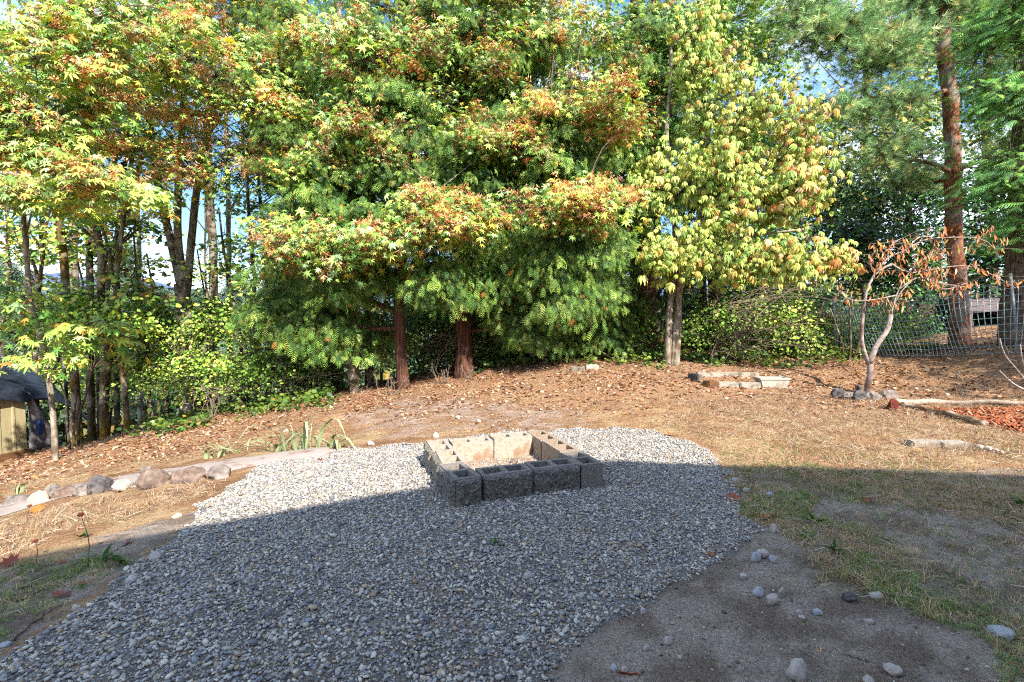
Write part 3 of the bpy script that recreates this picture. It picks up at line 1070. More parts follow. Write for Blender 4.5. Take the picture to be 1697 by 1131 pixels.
for args in [('flat grey rock at the left end of the rock row', 28, 838, 46, 18, 'rock_grey', 2), ('low cream boulder in the rock row, brightest of them', 62, 834, 34, 22, 'rock_pale', 3),
             ('grey pointed rock touching the cream boulder\'s right side', 88, 826, 34, 24, 'rock_grey', 4), ('flat brown rock in the row, right of the pointed one', 112, 823, 40, 18, 'rock_brown', 5),
             ('dark topped rock with a slanted face, midway along the rock row', 140, 820, 38, 20, 'rock_grey', 6), ('charcoal domed boulder, darkest in the rock row', 166, 816, 44, 28, 'rock_dark', 7),
             ('small pale rock in the gap right of the charcoal boulder', 205, 811, 34, 16, 'rock_pale', 8), ('angular grey brown boulder with a peaked top in the row', 256, 806, 52, 32, 'rock_brown', 9),
             ('long brown boulder, second from the gravel end of the row', 315, 797, 58, 26, 'rock_brown', 10), ('wedge shaped grey rock at the gravel end of the row', 366, 792, 44, 26, 'rock_grey', 12)]:
    rock('border_rock', args[0], args[1], args[2], args[3], args[4] * 0.8, 0.7, args[5], args[6], 0.2, 0.9, 'rocks edging the path', sink=0.42)
rock('boulder', 'small grey rock lying on the litter above the path', 243, 786, 20, 14, 0.8, 'rock_grey', 14, 0, 0.8)
# stones ringing the little tree
for lab, px, py, w, h, mt, sd in [('dark knobbly rock at the left end of the little tree\'s stones', 1388, 660, 24, 18, 'rock_dark', 31), ('grey flat stone second from the left under the little tree', 1406, 662, 26, 14, 'rock_grey', 32),
                                  ('slanted slate grey stone left of the little tree\'s trunk', 1424, 663, 28, 16, 'rock_dark', 33), ('broad grey stone right in front of the little tree\'s trunk', 1448, 664, 30, 16, 'rock_grey', 34),
                                  ('wide grey stone at the right end of the little tree\'s stones', 1474, 661, 32, 15, 'rock_grey', 35), ('small upright dark stone behind the others by the trunk', 1423, 652, 12, 14, 'rock_dark', 36)]:
    rock('edging_stone', lab, px, py, w, h, 0.6, mt, sd, 0.1, 0.9, 'stones around the little tree')
PEB = [(1322, 1113, 38, 34, 'cobble', 'large round cobble, biggest stone on the bare dirt'), (1279, 993, 23, 19, 'cobble', 'egg shaped pinkish pebble on dirt beside a bluish sliver'), (1257, 981, 21, 15, 'cobble_blue', 'pointed bluish stone left of the pinkish egg pebble'),
       (1295, 983, 14, 16, 'cobble', 'small tan pebble right of the pinkish egg pebble'), (1232, 955, 17, 10, 'cobble', 'dull grey pebble alone on dark dirt below the gravel'), (1252, 924, 20, 15, 'cobble_blue', 'blue grey stone in the trio beside the gravel edge'),
       (1263, 918, 22, 14, 'cobble', 'pink grey stone on top of the trio by the gravel edge'), (1280, 927, 12, 12, 'cobble_blue', 'small bluish stone at the right of the trio'), (1283, 877, 15, 13, 'cobble', 'brown grey cobble touching the large fallen leaf'),
       (1218, 797, 13, 8, 'cobble_blue', 'pale bluish pebble near the shadow edge by the gravel'), (1236, 813, 13, 7, 'cobble', 'flat pale pebble on gravel rim below the bluish one'), (1275, 820, 14, 9, 'cobble_blue', 'bluish pebble in grass right of the gravel rim'),
       (1324, 1016, 13, 9, 'cobble', 'tan pebble of a pair on the dirt, upper one'), (1329, 1023, 13, 6, 'cobble', 'flat tan pebble of a pair on the dirt, lower one'), (1354, 1015, 17, 9, 'cobble_blue', 'pale blue flat pebble right of the tan pair'),
       (1440, 1030, 15, 8, 'cobble', 'whitish flat pebble beside a brown clod on the dirt'), (1452, 986, 24, 10, 'cobble', 'long whitish pebble at the grass edge'), (1439, 1127, 20, 12, 'cobble', 'pale pebble cut by the bottom edge right of the large cobble'),
       (1107, 1062, 16, 14, 'cobble', 'pear shaped pale pebble on dirt below the gravel spill'), (1071, 1074, 13, 9, 'cobble', 'tan pebble beside a bluish chip left of the pear pebble'), (1066, 1013, 12, 9, 'cobble', 'pale oval pebble just off the gravel edge'),
       (1035, 1110, 13, 11, 'cobble', 'round brownish pebble touching the rusty stick'), (1017, 1107, 14, 13, 'cobble_blue', 'blue grey pebble left of the rusty stick'), (1127, 1090, 9, 6, 'cobble', 'tiny whitish pebble right of the pear pebble'),
       (257, 923, 24, 13, 'cobble', 'tan oval cobble on the gravel\'s left rim'), (219, 960, 22, 12, 'cobble', 'flat grey cobble on the left rim below the tan one'), (127, 1007, 16, 9, 'cobble', 'white pebble on the left dirt strip'),
       (126, 1035, 12, 9, 'cobble', 'pale pebble under the white one on the left strip'), (10, 1068, 18, 7, 'cobble_blue', 'bluish flat pebble at the left picture edge'), (875, 955, 18, 13, 'cobble', 'pink grey stone larger than the gravel around it'),
       (294, 855, 18, 7, 'rock_pale', 'white chip lying in the sun at the gravel\'s left'), (615, 735, 14, 7, 'cobble', 'cream chip beyond the gravel left of the ring'), (722, 722, 13, 8, 'rock_pale', 'cream pebble with rusty side behind the ring'),
       (1478, 1109, 30, 15, 'cobble', 'rounded pinkish cobble half buried at the lower right'), (759, 692, 10, 6, 'rock_pale', 'white pebble on bare ground, leftmost of two far ones'), (793, 698, 9, 6, 'rock_pale', 'white pebble on bare ground, right of two far ones')]
for k, (px, py, w, h, mt, lab) in enumerate(PEB):
    rock('pebble', lab, px, py + h * 0.4, w, h, 0.75, mt, 70 + k, 0.5 * math.sin(k * 7), 0.75, 'loose pebbles', 0.3, 'pebble', smoothed=True)
rock('slate', 'flat pale slab lying in the shaded grass at the right', 1658, 1052, 44, 12, 0.7, 'cobble_blue', 121, 0.2, 0.6, None, 0.3, 'stone')
rock('dirt_clod', 'dark brown clod of earth on the bare dirt', 1407, 995, 28, 13, 0.8, 'rock_dark', 122, 0.2, 0.6, None, 0.2, 'clod')
rock('burnt_wood', 'lump of burnt wood on the floor of the block ring', 852, 769, 18, 11, 0.6, 'rock_brown', 123, 0.9, 0.9, None, 0.1, 'wood')

FALLEN = [(1261, 862, 36, (200, 105, 70), 'large rust maple leaf on the gravel rim, biggest of the fallen leaves'), (1226, 832, 32, (196, 110, 78), 'rust leaf above the largest one on the gravel rim'), (1207, 791, 14, (190, 90, 60), 'small red brown leaf at the shadow edge'),
          (1440, 831, 18, (185, 85, 60), 'red brown leaf in the shaded grass'), (1180, 920, 14, (200, 110, 60), 'thin orange leaf standing in the gravel'), (217, 900, 30, (150, 100, 82), 'brown curled leaf in shade left of the gravel'),
          (102, 933, 14, (190, 110, 80), 'small tan leaf in shade near the shadow edge'), (15, 940, 26, (176, 84, 62), 'reddish leaf at the left picture edge in shade'), (37, 978, 13, (190, 92, 70), 'orange red leaf in the green grass at lower left'),
          (48, 972, 12, (150, 84, 62), 'brown leaf beside the orange red one in the grass'), (103, 989, 20, (180, 105, 88), 'pinkish leaf in the left grass, nearest the gravel'), (118, 987, 14, (140, 80, 70), 'dark brown leaf touching the pinkish one'),
          (133, 970, 13, (186, 95, 62), 'orange leaf above the pinkish one in the grass'), (32, 995, 14, (190, 130, 80), 'tan leaf low in the left grass'), (4, 999, 12, (210, 140, 90), 'pale orange leaf at the very left edge'),
          (535, 763, 14, (160, 82, 60), 'brown leaf on the sunny gravel left of the ring'), (649, 920, 7, (190, 92, 60), 'tiny rust leaf on the shaded gravel'), (707, 798, 8, (220, 120, 60), 'tiny orange leaf beside the ring\'s left wall'),
          (340, 801, 12, (205, 120, 70), 'orange leaf between two boulders of the rock row'), (188, 818, 16, (190, 110, 70), 'tan leaf leaning on the charcoal boulder'), (1485, 787, 24, (220, 150, 100), 'tan leaf on the sunny side of the shadow edge at right'),
          (70, 848, 22, (215, 140, 60), 'ochre leaf lying below the cream boulder'), (1112, 722, 14, (205, 120, 40), 'orange leaf on the far right rim of the gravel')]
rng = RS(31)
leaf_data = MB()
leaf_data.add(CURLED[0], CURLED[1])
LEAF_CURLED = leaf_data.data('fallen_leaf', M['dry_single'])
for px, py, w, c, lab in FALLEN:
    g = G(px, py)
    s = w * g[1] / F * 0.95
    o = bpy.data.objects.new('fallen_leaf', LEAF_CURLED)
    COL.objects.link(o)
    o.location = g + np.array([0, 0, 0.012])
    o.rotation_euler = (rng.normal(0, 0.25), rng.normal(0, 0.25), rng.uniform(0, 2 * PI))
    o.scale = (s, s * 0.95, s * rng.uniform(0.4, 0.9))
    o.color = (*C(*c), 1)
    tag(o, lab, 'leaf', 'single fallen leaves')


def stick(name, label, pts, r, mat='twig', cat='stick', group=None, wob=0.01, seed=1):
    q = np.array([G(*p) + np.array([0, 0, r * 0.9]) for p in pts])
    t = np.linspace(0, 1, 5 * len(q))
    path = np.stack([np.interp(t, np.linspace(0, 1, len(q)), q[:, k]) for k in range(3)], -1)
    rr = RS(seed)
    path += rr.normal(0, wob * 0.5, path.shape) * [1, 1, 0.3]
    mb = MB()
    mb.tube(path, np.linspace(r, r * 0.5, len(path)), 6, C(150, 125, 105))
    o = mb.build(name, M[mat], origin=q[0])
    return tag(o, label, cat, group)


M['rusty'] = grain_mat('rusty', C(130, 62, 40), C(190, 100, 68), 40, 0.9, 0.3, 0.004)
stick('stick', 'straight rusty brown stick on the dirt by the gravel edge', [(1024, 1115), (1063, 1121)], 0.005, 'rusty')
stick('stick', 'long grey stick lying along the left grass edge', [(20, 1064), (45, 1040), (90, 1010)], 0.006, 'twig', seed=3)
stick('stick', 'thin tan stem in the shaded grass at right', [(1368, 916), (1400, 944)], 0.003, 'dead_twig', seed=4)
stick('stick', 'dark curved twig on the gravel right of the ring', [(1132, 826), (1165, 822), (1182, 814)], 0.004, 'twig', seed=5)
stick('stick', 'bent pale twig near the whitish pebbles', [(1344, 974), (1358, 964), (1380, 962)], 0.003, 'dead_twig', seed=6)
stick('stick', 'dark thin twig on the dirt at the lower right', [(1396, 1082), (1420, 1092), (1445, 1098)], 0.003, 'twig', seed=7)
stick('stick', 'grey forked stick in the shaded straw at far right', [(1628, 846), (1650, 862), (1668, 877)], 0.005, 'dead_twig', seed=8)
stick('stick', 'reddish twig lying on sunny gravel left of the ring', [(652, 752), (672, 757), (698, 757)], 0.004, 'rusty', seed=9)
stick('stick', 'long pale stick on the straw in front of the mulch', [(1440, 720), (1500, 716), (1560, 722)], 0.006, 'dead_twig', seed=10)
print('small things ready')
# ------------------------------------------------------------------ the house whose shadow lies over the gravel
def to_plane(px, py, y0):
    g = G(px, py)
    t = (y0 - g[1]) / SUN[1]
    return g + SUN * t


HY = -1.7
hL, hP, hR = to_plane(0, 931, HY), to_plane(1015, 764, HY), to_plane(1697, 789, HY)
mL = (hP[2] - hL[2]) / (hP[0] - hL[0])
mR = (hR[2] - hP[2]) / (hR[0] - hP[0])
xl, xr = -2.4, 17.0
eL, eR = (xl, hP[2] + mL * (xl - hP[0])), (xr, hP[2] + mR * (xr - hP[0]))
print('house roof', hL, hP, hR, eL, eR)
M['siding'] = grain_mat('siding', C(196, 190, 180), C(214, 208, 198), 6, 0.7, 0.1, 0.005, stretch=(1, 1, 14))
M['roofing'] = grain_mat('roofing', C(80, 76, 74), C(120, 115, 110), 20, 0.95, 0.4, 0.01)
M['white_trim'] = grain_mat('white_trim', C(225, 222, 216), C(240, 238, 232), 9, 0.5, 0)
M['glass'] = grain_mat('glass', (0.02, 0.025, 0.03), (0.03, 0.035, 0.04), 2, 0.05, 0, spec=0.6)
house = thing('house', 'two storey house with pale siding standing behind the viewpoint', 'house', (xl, HY, 0))
for nm, a, b in (('roof_slope', eL, (hP[0], hP[2])), ('roof_slope', (hP[0], hP[2]), eR)):
    mb = MB()
    v = [(x, y, z - dz) for (x, z) in (a, b) for y in (HY, HY - 9.5) for dz in (0, 0.2)]
    mb.add(v, [t for q in ((0, 1, 3, 2), (4, 6, 7, 5), (0, 4, 5, 1), (2, 3, 7, 6), (0, 2, 6, 4), (1, 5, 7, 3)) for t in ((q[0], q[1], q[2]), (q[0], q[2], q[3]))])
    mb.build(nm, M['roofing'], house, flat=True)
wl, wr = xl + 0.5, xr - 0.5


def roof_z(x):
    return (hP[2] + mL * (x - hP[0]) if x < hP[0] else hP[2] + mR * (x - hP[0])) - 0.21


mb = MB()
wy0, wy1 = HY - 0.45, HY - 9.0
xs = [wl, hP[0], wr]
for y in (wy0, wy1):
    for xa, xb in zip(xs[:-1], xs[1:]):
        q = [(xa, y, -0.5), (xb, y, -0.5), (xb, y, roof_z(xb)), (xa, y, roof_z(xa))]
        mb.quad(*(q if y == wy0 else q[::-1]))
for x in (wl, wr):
    q = [(x, wy1, -0.5), (x, wy0, -0.5), (x, wy0, roof_z(x)), (x, wy1, roof_z(x))]
    mb.quad(*(q if x == wl else q[::-1]))
mb.build('wall', M['siding'], house, flat=True)
for x, z, w, h in ((1.5, 1.0, 1.6, 1.2), (7.5, 1.0, 1.6, 1.2), (12, 1.0, 1.6, 1.2), (4.5, 3.6, 1.4, 1.1), (9.0, 3.6, 1.4, 1.1)):
    mb = MB()
    for dx, dz, sx, sz_ in ((-w / 2, 0, 0.09, h), (w / 2, 0, 0.09, h), (0, -h / 2, w + 0.09, 0.09), (0, h / 2, w + 0.09, 0.09), (0, 0, 0.05, h)):
        mb.box((x + dx, wy0 + 0.03, z + h / 2 + dz), (sx, 0.08 + 0.004 * abs(dz), sz_))
    wf = mb.build('window', M['white_trim'], house, flat=True)
    mb = MB()
    mb.box((x, wy0 + 0.012, z + h / 2), (w - 0.06, 0.02, h - 0.06))
    pn = mb.build('pane', M['glass'], house, flat=True)
    pn.parent = wf
mb = MB()
mb.box((4.6, wy0 + 0.02, 1.0), (0.95, 0.05, 2.05))
mb.build('door', M['white_trim'], house, flat=True)

# ------------------------------------------------------------------ metal shed under a tarp at the far left
M['ribbed'] = grain_mat('ribbed', C(205, 190, 145), C(232, 218, 172), 5, 0.5, 0.05, 0.003, stretch=(1, 1, 0.2), spec=0.4)
M['tarp'] = grain_mat('tarp', C(30, 34, 46), C(52, 58, 72), 12, 0.42, 0.25, 0.01, spec=0.35)
M['flap'] = grain_mat('flap', C(140, 136, 140), C(185, 178, 178), 9, 0.6, 0.3, 0.01)
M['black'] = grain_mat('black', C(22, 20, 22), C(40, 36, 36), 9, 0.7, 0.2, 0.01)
M['skid'] = grain_mat('skid', C(100, 68, 44), C(170, 124, 88), 8, 0.9, 0.4, 0.01, stretch=(1, 1, 8))
M['blue'] = grain_mat('blue', C(40, 62, 120), C(58, 84, 150), 9, 0.5, 0.1, 0.01)
sc = P(45, 752, 11.0)
sc[2] = float(H(sc[0], sc[1]))
sf = P(0, 776, 10.5)
wd = norm(np.array([sf[0] - sc[0], sf[1] - sc[1], 0]))          # along the wall towards the viewer
wn = np.array([-wd[1], wd[0], 0])
if wn[0] < 0:
    wn = -wn                                                   # outward, to the yard
shed = thing('shed', 'low cream ribbed metal shed under a dark tarp at the left edge', 'shed', sc)
base_z, eave = sc[2] + 0.12, 1.32
for k in range(12):                                            # one folded sheet with its rib
    mb = MB()
    prof = [(0, 0), (0.20, 0), (0.215, 0.022), (0.25, 0.022), (0.265, 0)]
    p0 = sc + wd * (0.265 * k)
    for (s0, o0), (s1, o1) in zip(prof[:-1], prof[1:]):
        a, b = p0 + wd * s0 + wn * o0, p0 + wd * s1 + wn * o1
        a[2] = b[2] = base_z
        up_ = np.array([0, 0, eave])
        mb.quad(a, b, b + up_, a + up_)
    mb.build('wall_panel', M['ribbed'], shed, flat=True)
mb = MB()
c = sc + wd * 1.55 + wn * 0.03
mb.box((c[0], c[1], base_z - 0.1), (3.3, 0.1, 0.2), math.atan2(wd[1], wd[0]))
mb.build('skid', M['skid'], shed, flat=True)
mb = MB()                                                      # inner walls coloured near-black, standing in for the shade inside
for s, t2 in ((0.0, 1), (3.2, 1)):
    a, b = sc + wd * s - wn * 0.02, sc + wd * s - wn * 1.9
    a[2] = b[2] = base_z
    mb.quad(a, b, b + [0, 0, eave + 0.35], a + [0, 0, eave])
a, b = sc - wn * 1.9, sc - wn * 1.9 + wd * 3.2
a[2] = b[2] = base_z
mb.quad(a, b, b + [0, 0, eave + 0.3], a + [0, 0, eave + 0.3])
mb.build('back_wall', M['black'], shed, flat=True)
# the tarp, a sheet with folds running over the roof and down past the end
mb = MB()
nu, nv = 70, 44
uu, vv = np.meshgrid(np.linspace(-1.45, 3.3, nu), np.linspace(-0.16, 2.1, nv), indexing='ij')     # along the wall (negative = past the end), in from the eave
hz = eave + 0.02 + 0.85 * np.sin(np.clip(vv, 0, 2.0) / 2.0 * PI * 0.55) + np.where(vv < 0, vv * 1.2, 0)
drop = np.clip(-uu - 0.1, 0, 2)
hz = hz - 0.30 * drop - 0.33 * drop ** 2.2
fold = 0.10 * (fbm(uu * 1.6 + vv * 2.2, vv * 5.5 - uu * 2.0, 0, 77, 3) - 0.5) + 0.035 * np.sin(18 * vv + 5 * uu + 3 * vnoise(uu * 2, vv * 2, 0, 5))
hz = np.maximum(hz + fold, -0.05)
pts = sc[None, None] + uu[..., None] * wd + (-vv[..., None]) * wn
pts[..., 2] = base_z + hz
ii, jj = np.meshgrid(np.arange(nu - 1), np.arange(nv - 1), indexing='ij')
a0 = ii * nv + jj
mb.add(pts.reshape(-1, 3), np.concatenate([np.stack([a0, a0 + nv, a0 + nv + 1], -1).reshape(-1, 3), np.stack([a0, a0 + nv + 1, a0 + 1], -1).reshape(-1, 3)]))
tp = mb.build('tarp', M['tarp'], shed)
tag(tp, 'wrinkled dark navy tarp over the shed roof')
sm = tp.modifiers.new('thickness', 'SOLIDIFY')
sm.thickness = 0.012
mb = MB()                                                      # grey flap hanging off the end corner
nu, nv = 16, 16
uu, vv = np.meshgrid(np.linspace(0, 1, nu), np.linspace(0, 1, nv), indexing='ij')
top_, bot_ = sc + np.array([0, 0, eave + 0.1]), sc + np.array([0, 0, 0.05])
wid = 0.06 + 0.62 * (1 - vv) ** 0.8
pts = (top_ * vv[..., None] + bot_ * (1 - vv[..., None])) - wd * (uu * wid)[..., None] + wn * (0.05 + 0.05 * np.sin(9 * uu + 3 * vv))[..., None]
a0 = (np.arange(nu - 1)[:, None] * nv + np.arange(nv - 1)[None])
mb.add(pts.reshape(-1, 3), np.concatenate([np.stack([a0, a0 + nv, a0 + nv + 1], -1).reshape(-1, 3), np.stack([a0, a0 + nv + 1, a0 + 1], -1).reshape(-1, 3)]))
fl = mb.build('tarp_flap', M['flap'], shed)
tag(fl, 'pale grey torn flap hanging at the shed corner')
fl.modifiers.new('thickness', 'SOLIDIFY').thickness = 0.008
mb = MB()
q = sc - wd * 0.16 + wn * 0.15
mb.tube([q + [0, 0, 0.42], q + [0, 0, 0.5], q + [0, 0, 0.72], q + [0, 0, 0.76]], [0.05, 0.065, 0.065, 0.045], 12)
tag(mb.build('bucket', M['blue'], origin=q + [0, 0, 0.42], flat=False), 'small blue container hanging at the tarp flap by the shed', 'bucket')

# ------------------------------------------------------------------ concrete pieces, timbers and mulch on the right
M['concrete_grey'] = grain_mat('concrete_grey', C(178, 166, 150), C(226, 214, 198), 30, 0.95, 0.4, 0.006, spots=C(150, 130, 108), spot_scale=6)
M['concrete_white'] = grain_mat('concrete_white', C(214, 204, 188), C(240, 232, 218), 30, 0.9, 0.3, 0.005, spots=C(190, 170, 145), spot_scale=5)


def slab(name, label, x0, x1, ytop, ybot, thick=0.14, mat='concrete_grey', cat='concrete block', group=None, rot=0.0, tilt=0.0, low=0.75):
    """a concrete block whose front face spans x0..x1 and ytop..ybot in the photo"""
    a, b = G(x0, ybot), G(x1, ybot)
    d = (a[1] + b[1]) / 2
    L = np.linalg.norm((b - a)[:2])
    h = (ybot - ytop) * d / F * low
    bm = bmesh.new()
    bmesh.ops.create_cube(bm, size=1.0)
    bmesh.ops.scale(bm, vec=(L, thick, h + 0.06), verts=bm.verts)
    bmesh.ops.bevel(bm, geom=bm.edges[:], offset=min(0.012, h * 0.2), segments=2, affect='EDGES')
    bmesh.ops.subdivide_edges(bm, edges=[e for e in bm.edges if e.calc_length() > 0.08], cuts=3, use_grid_fill=True)
    r = RS(int(x0))
    off = r.rand() * 50
    for v in bm.verts:
        v.co += v.normal * float((vnoise(v.co.x * 14 + off, v.co.y * 14, v.co.z * 14, 4) - 0.5) * 0.018)
    me = bpy.data.meshes.new(name)
    bm.to_mesh(me)
    bm.free()
    me.materials.append(M[mat])
    o = bpy.data.objects.new(name, me)
    COL.objects.link(o)
    o.location = ((a[0] + b[0]) / 2, d + thick / 2, (a[2] + b[2]) / 2 + h / 2 - 0.03)
    o.rotation_euler = (0, tilt - math.atan2(b[2] - a[2], L), math.atan2(b[1] - a[1], b[0] - a[0]) + rot)
    return tag(o, label, cat, group)


slab('edging_block', 'long grey edging block at the back of the old planting bed', 1156, 1258, 616, 624, 0.12)
slab('edging_block', 'brown stained short block at the near left of the planting bed', 1172, 1189, 629, 643, 0.15, 'skid')
slab('edging_block', 'grey edging block in the planting bed\'s near side, left of two', 1190, 1225, 631, 643, 0.14)
slab('edging_block', 'grey edging block in the planting bed\'s near side, right of two', 1227, 1261, 632, 644, 0.14)
slab('edging_block', 'dark weathered block end standing at the left corner of the bed', 1152, 1160, 617, 634, 0.3, 'rock_dark')
slab('concrete_block', 'low grey block half buried below the cedars', 947, 970, 607, 615, 0.15)
slab('concrete_block', 'pale cream block beside the half buried grey one below the cedars', 971, 993, 603, 613, 0.15, 'concrete_white')
slab('paver', 'left of two grey pavers set end to end in the straw', 1514, 1561, 729, 742, 0.14)
slab('paver', 'right of two grey pavers set end to end in the straw', 1565, 1612, 732, 743, 0.14)
# tapered concrete trough
a, b = G(1264, 642), G(1300, 642)
L = np.linalg.norm((b - a)[:2])
mb = MB()
hh, tw, bw, dp = 17 * a[1] / F, L * 1.12, L * 0.9, 0.24
cx, cy, cz = (a[0] + b[0]) / 2, a[1] + 0.12, a[2] - 0.02


def ring(w, d_, z):
    return [(cx - w / 2, cy - d_ / 2, z), (cx + w / 2, cy - d_ / 2, z), (cx + w / 2, cy + d_ / 2, z), (cx - w / 2, cy + d_ / 2, z)]


rg = [ring(bw, dp * 0.9, cz), ring(tw, dp, cz + hh - 0.03), ring(tw + 0.03, dp + 0.03, cz + hh - 0.03), ring(tw + 0.03, dp + 0.03, cz + hh), ring(tw - 0.06, dp - 0.06, cz + hh), ring(tw - 0.1, dp - 0.1, cz + hh - 0.1)]
for r0, r1 in zip(rg[:-1], rg[1:]):
    for k in range(4):
        mb.quad(r0[k], r0[(k + 1) % 4], r1[(k + 1) % 4], r1[k])
mb.quad(*rg[-1])
o = mb.build('concrete_trough', M['concrete_white'], flat=True, origin=np.array([cx, cy, cz]))
tag(o, 'pale tapered concrete trough at the right end of the planting bed', 'planter')

M['log'] = grain_mat('log', C(110, 78, 55), C(205, 168, 130), 10, 0.9, 0.5, 0.01, stretch=(2, 2, 2), spots=C(235, 220, 200), spot_scale=5, spot_lo=0.56)
M['log_pale'] = grain_mat('log_pale', C(190, 160, 135), C(240, 222, 200), 10, 0.9, 0.4, 0.01)


def log(label, pts, r0, r1, mat, seed, lift=0.5):
    q = np.array([G(*p) + np.array([0, 0, r0 * lift]) for p in pts])
    t = np.linspace(0, 1, 26)
    path = np.stack([np.interp(t, np.linspace(0, 1, len(q)), q[:, k]) for k in range(3)], -1)
    path[:, 2] += 0.012 * np.sin(np.arange(26) * 0.9 + seed)
    mb = MB()
    mb.tube(path, np.linspace(r0, r1, 26), 11, rough=0.22, seed=seed)
    return tag(mb.build('timber', M[mat], origin=q[0]), label, 'log')


log('long pale pole along the far edge of the red mulch', [(1482, 669), (1560, 669), (1700, 671), (1900, 676)], 0.045, 0.035, 'log_pale', 2)
log('brown split log along the near edge of the red mulch', [(1494, 674), (1545, 685), (1600, 697), (1632, 706)], 0.055, 0.04, 'log', 3)
log('short rotten log beyond the two pavers', [(1614, 745), (1640, 749), (1662, 754)], 0.035, 0.02, 'log_pale', 4)
M['stump'] = grain_mat('stump', C(96, 42, 34), C(150, 74, 58), 16, 0.9, 0.6, 0.015)
rock('wood_chunk', 'dark red brown chunk of wood where the mulch timbers meet', 1479, 679, 22, 20, 0.8, 'stump', 141, 0.3, 0.9, None, 0.1, 'wood')

# red bark mulch: chips nobody could count
rng = RS(41)
mx_, my_ = scatter(MULCH, 620, rng, 0.05, (3.0, 12.0))
n = len(mx_)
CHIP = (np.array([(-1, -0.3, -0.1), (1, -0.25, -0.1), (0.9, 0.3, -0.1), (-0.9, 0.25, -0.1), (-0.9, -0.25, 0.15), (0.9, -0.2, 0.12), (0.8, 0.25, 0.12), (-0.8, 0.2, 0.15)], float),
        np.array([[4, 5, 6], [4, 6, 7], [0, 1, 5], [0, 5, 4], [1, 2, 6], [1, 6, 5], [2, 3, 7], [2, 7, 6], [3, 0, 4], [3, 4, 7]]))
mb = MB()
mb.inst(CHIP, np.c_[mx_, my_, H(mx_, my_) + 0.02 * rng.rand(n) + 0.008], rand_rot(rng, n, 1.6), (0.034 * rng.uniform(0.5, 1.5, n))[:, None] * rng.uniform(0.6, 1.2, (n, 3)),
        pick(rng, [C(226, 140, 98), C(208, 116, 78), C(238, 164, 124), C(176, 96, 68), C(242, 196, 164)], [5, 4, 3, 2, 1], n))
M['chip'] = grain_mat('chip', (0.85, 0.85, 0.85), (1.15, 1.15, 1.15), 60, 0.95, 0, attr=True, spec=0.1)
tag(mb.build('mulch', M['chip'], flat=True), 'bed of orange red bark mulch between the timbers', 'mulch', kind='stuff')

# ------------------------------------------------------------------ wire fence on the right
M['galv'] = grain_mat('galv', C(140, 145, 150), C(205, 210, 214), 20, 0.45, 0.1, 0.003, spec=0.5)
M['green_wire'] = grain_mat('green_wire', C(140, 190, 190), C(225, 240, 240), 8, 0.3, 0, spec=0.5)
fA, fB = P(1386, 588, 11.4), P(1690, 560, 9.0)
fA[2], fB[2] = float(H(fA[0], fA[1])), float(H(fB[0], fB[1]))
fence = thing('wire_fence', 'sagging green welded wire fence on galvanised posts at the right', 'fence', fA)
fC = fB + (fB - fA) * 0.55
fC[2] = float(H(fC[0], fC[1]))
fdir = norm((fC - fA) * [1, 1, 0])
fnr = np.array([fdir[1], -fdir[0], 0])
FL = float(np.linalg.norm((fC - fA)[:2]))
FAB = float(np.linalg.norm((fB - fA)[:2]))
for q, h, lean in ((fA, 1.33, -0.10), (fB, 1.50, -0.16), (fC, 1.45, 0.0)):
    mb = MB()
    tp_ = q + fdir * lean + np.array([0, 0, h])
    mb.tube([q - [0, 0, 0.3], q * 0.5 + tp_ * 0.5, tp_], 0.024, 10)
    po = mb.build('post', M['galv'], fence)
    mb = MB()
    mb.tube([tp_ - [0, 0, 0.015], tp_ + [0, 0, 0.012], tp_ + [0, 0, 0.03]], [0.03, 0.03, 0.012], 10)
    mb.build('post_cap', M['galv'], fence).parent = po


def fence_pt(s, t):
    """s metres along, t 0..1 up the mesh; the sheet bulges, leans and sags"""
    s, t = np.asarray(s, float), np.asarray(t, float)
    k = s / FAB
    x = fA[0] + fdir[0] * s
    y = fA[1] + fdir[1] * s
    sag = 0.12 * np.sin(np.clip(k, 0, 1) * PI) + 0.10 * np.exp(-((k - 0.16) / 0.14) ** 2)
    hgt = 1.22 + 0.16 * np.clip(k, 0, 1) - sag * t
    bul = 0.16 * np.sin(k * 9) * np.sin(t * PI) + 0.22 * (t ** 2) * np.sin(k * 4 + 0.5)
    shear = (-0.42 * np.sin(np.clip(k, 0, 1) * PI) * t + 0.12 * np.sin(k * 14) * t * (1 - t)) * (1 - 0.0 * k)
    x = x + fnr[0] * bul + fdir[0] * shear
    y = y + fnr[1] * bul + fdir[1] * shear
    return np.stack([x, y, H0(fA[0] + fdir[0] * s, fA[1] + fdir[1] * s) + 0.03 + hgt * t], -1)


for s in np.arange(0.02, FL, 0.065):
    mb = MB()
    mb.tube(fence_pt(np.full(12, s), np.linspace(0, 1, 12)), 0.0085, 4, cap=False)
    mb.build('upright_wire', M['green_wire'], fence)
for t in np.linspace(0.0, 1.0, 11):
    mb = MB()
    mb.tube(fence_pt(np.linspace(0, FL, 60), np.full(60, t)), 0.006, 4, cap=False)
    mb.build('cross_wire', M['green_wire'], fence)

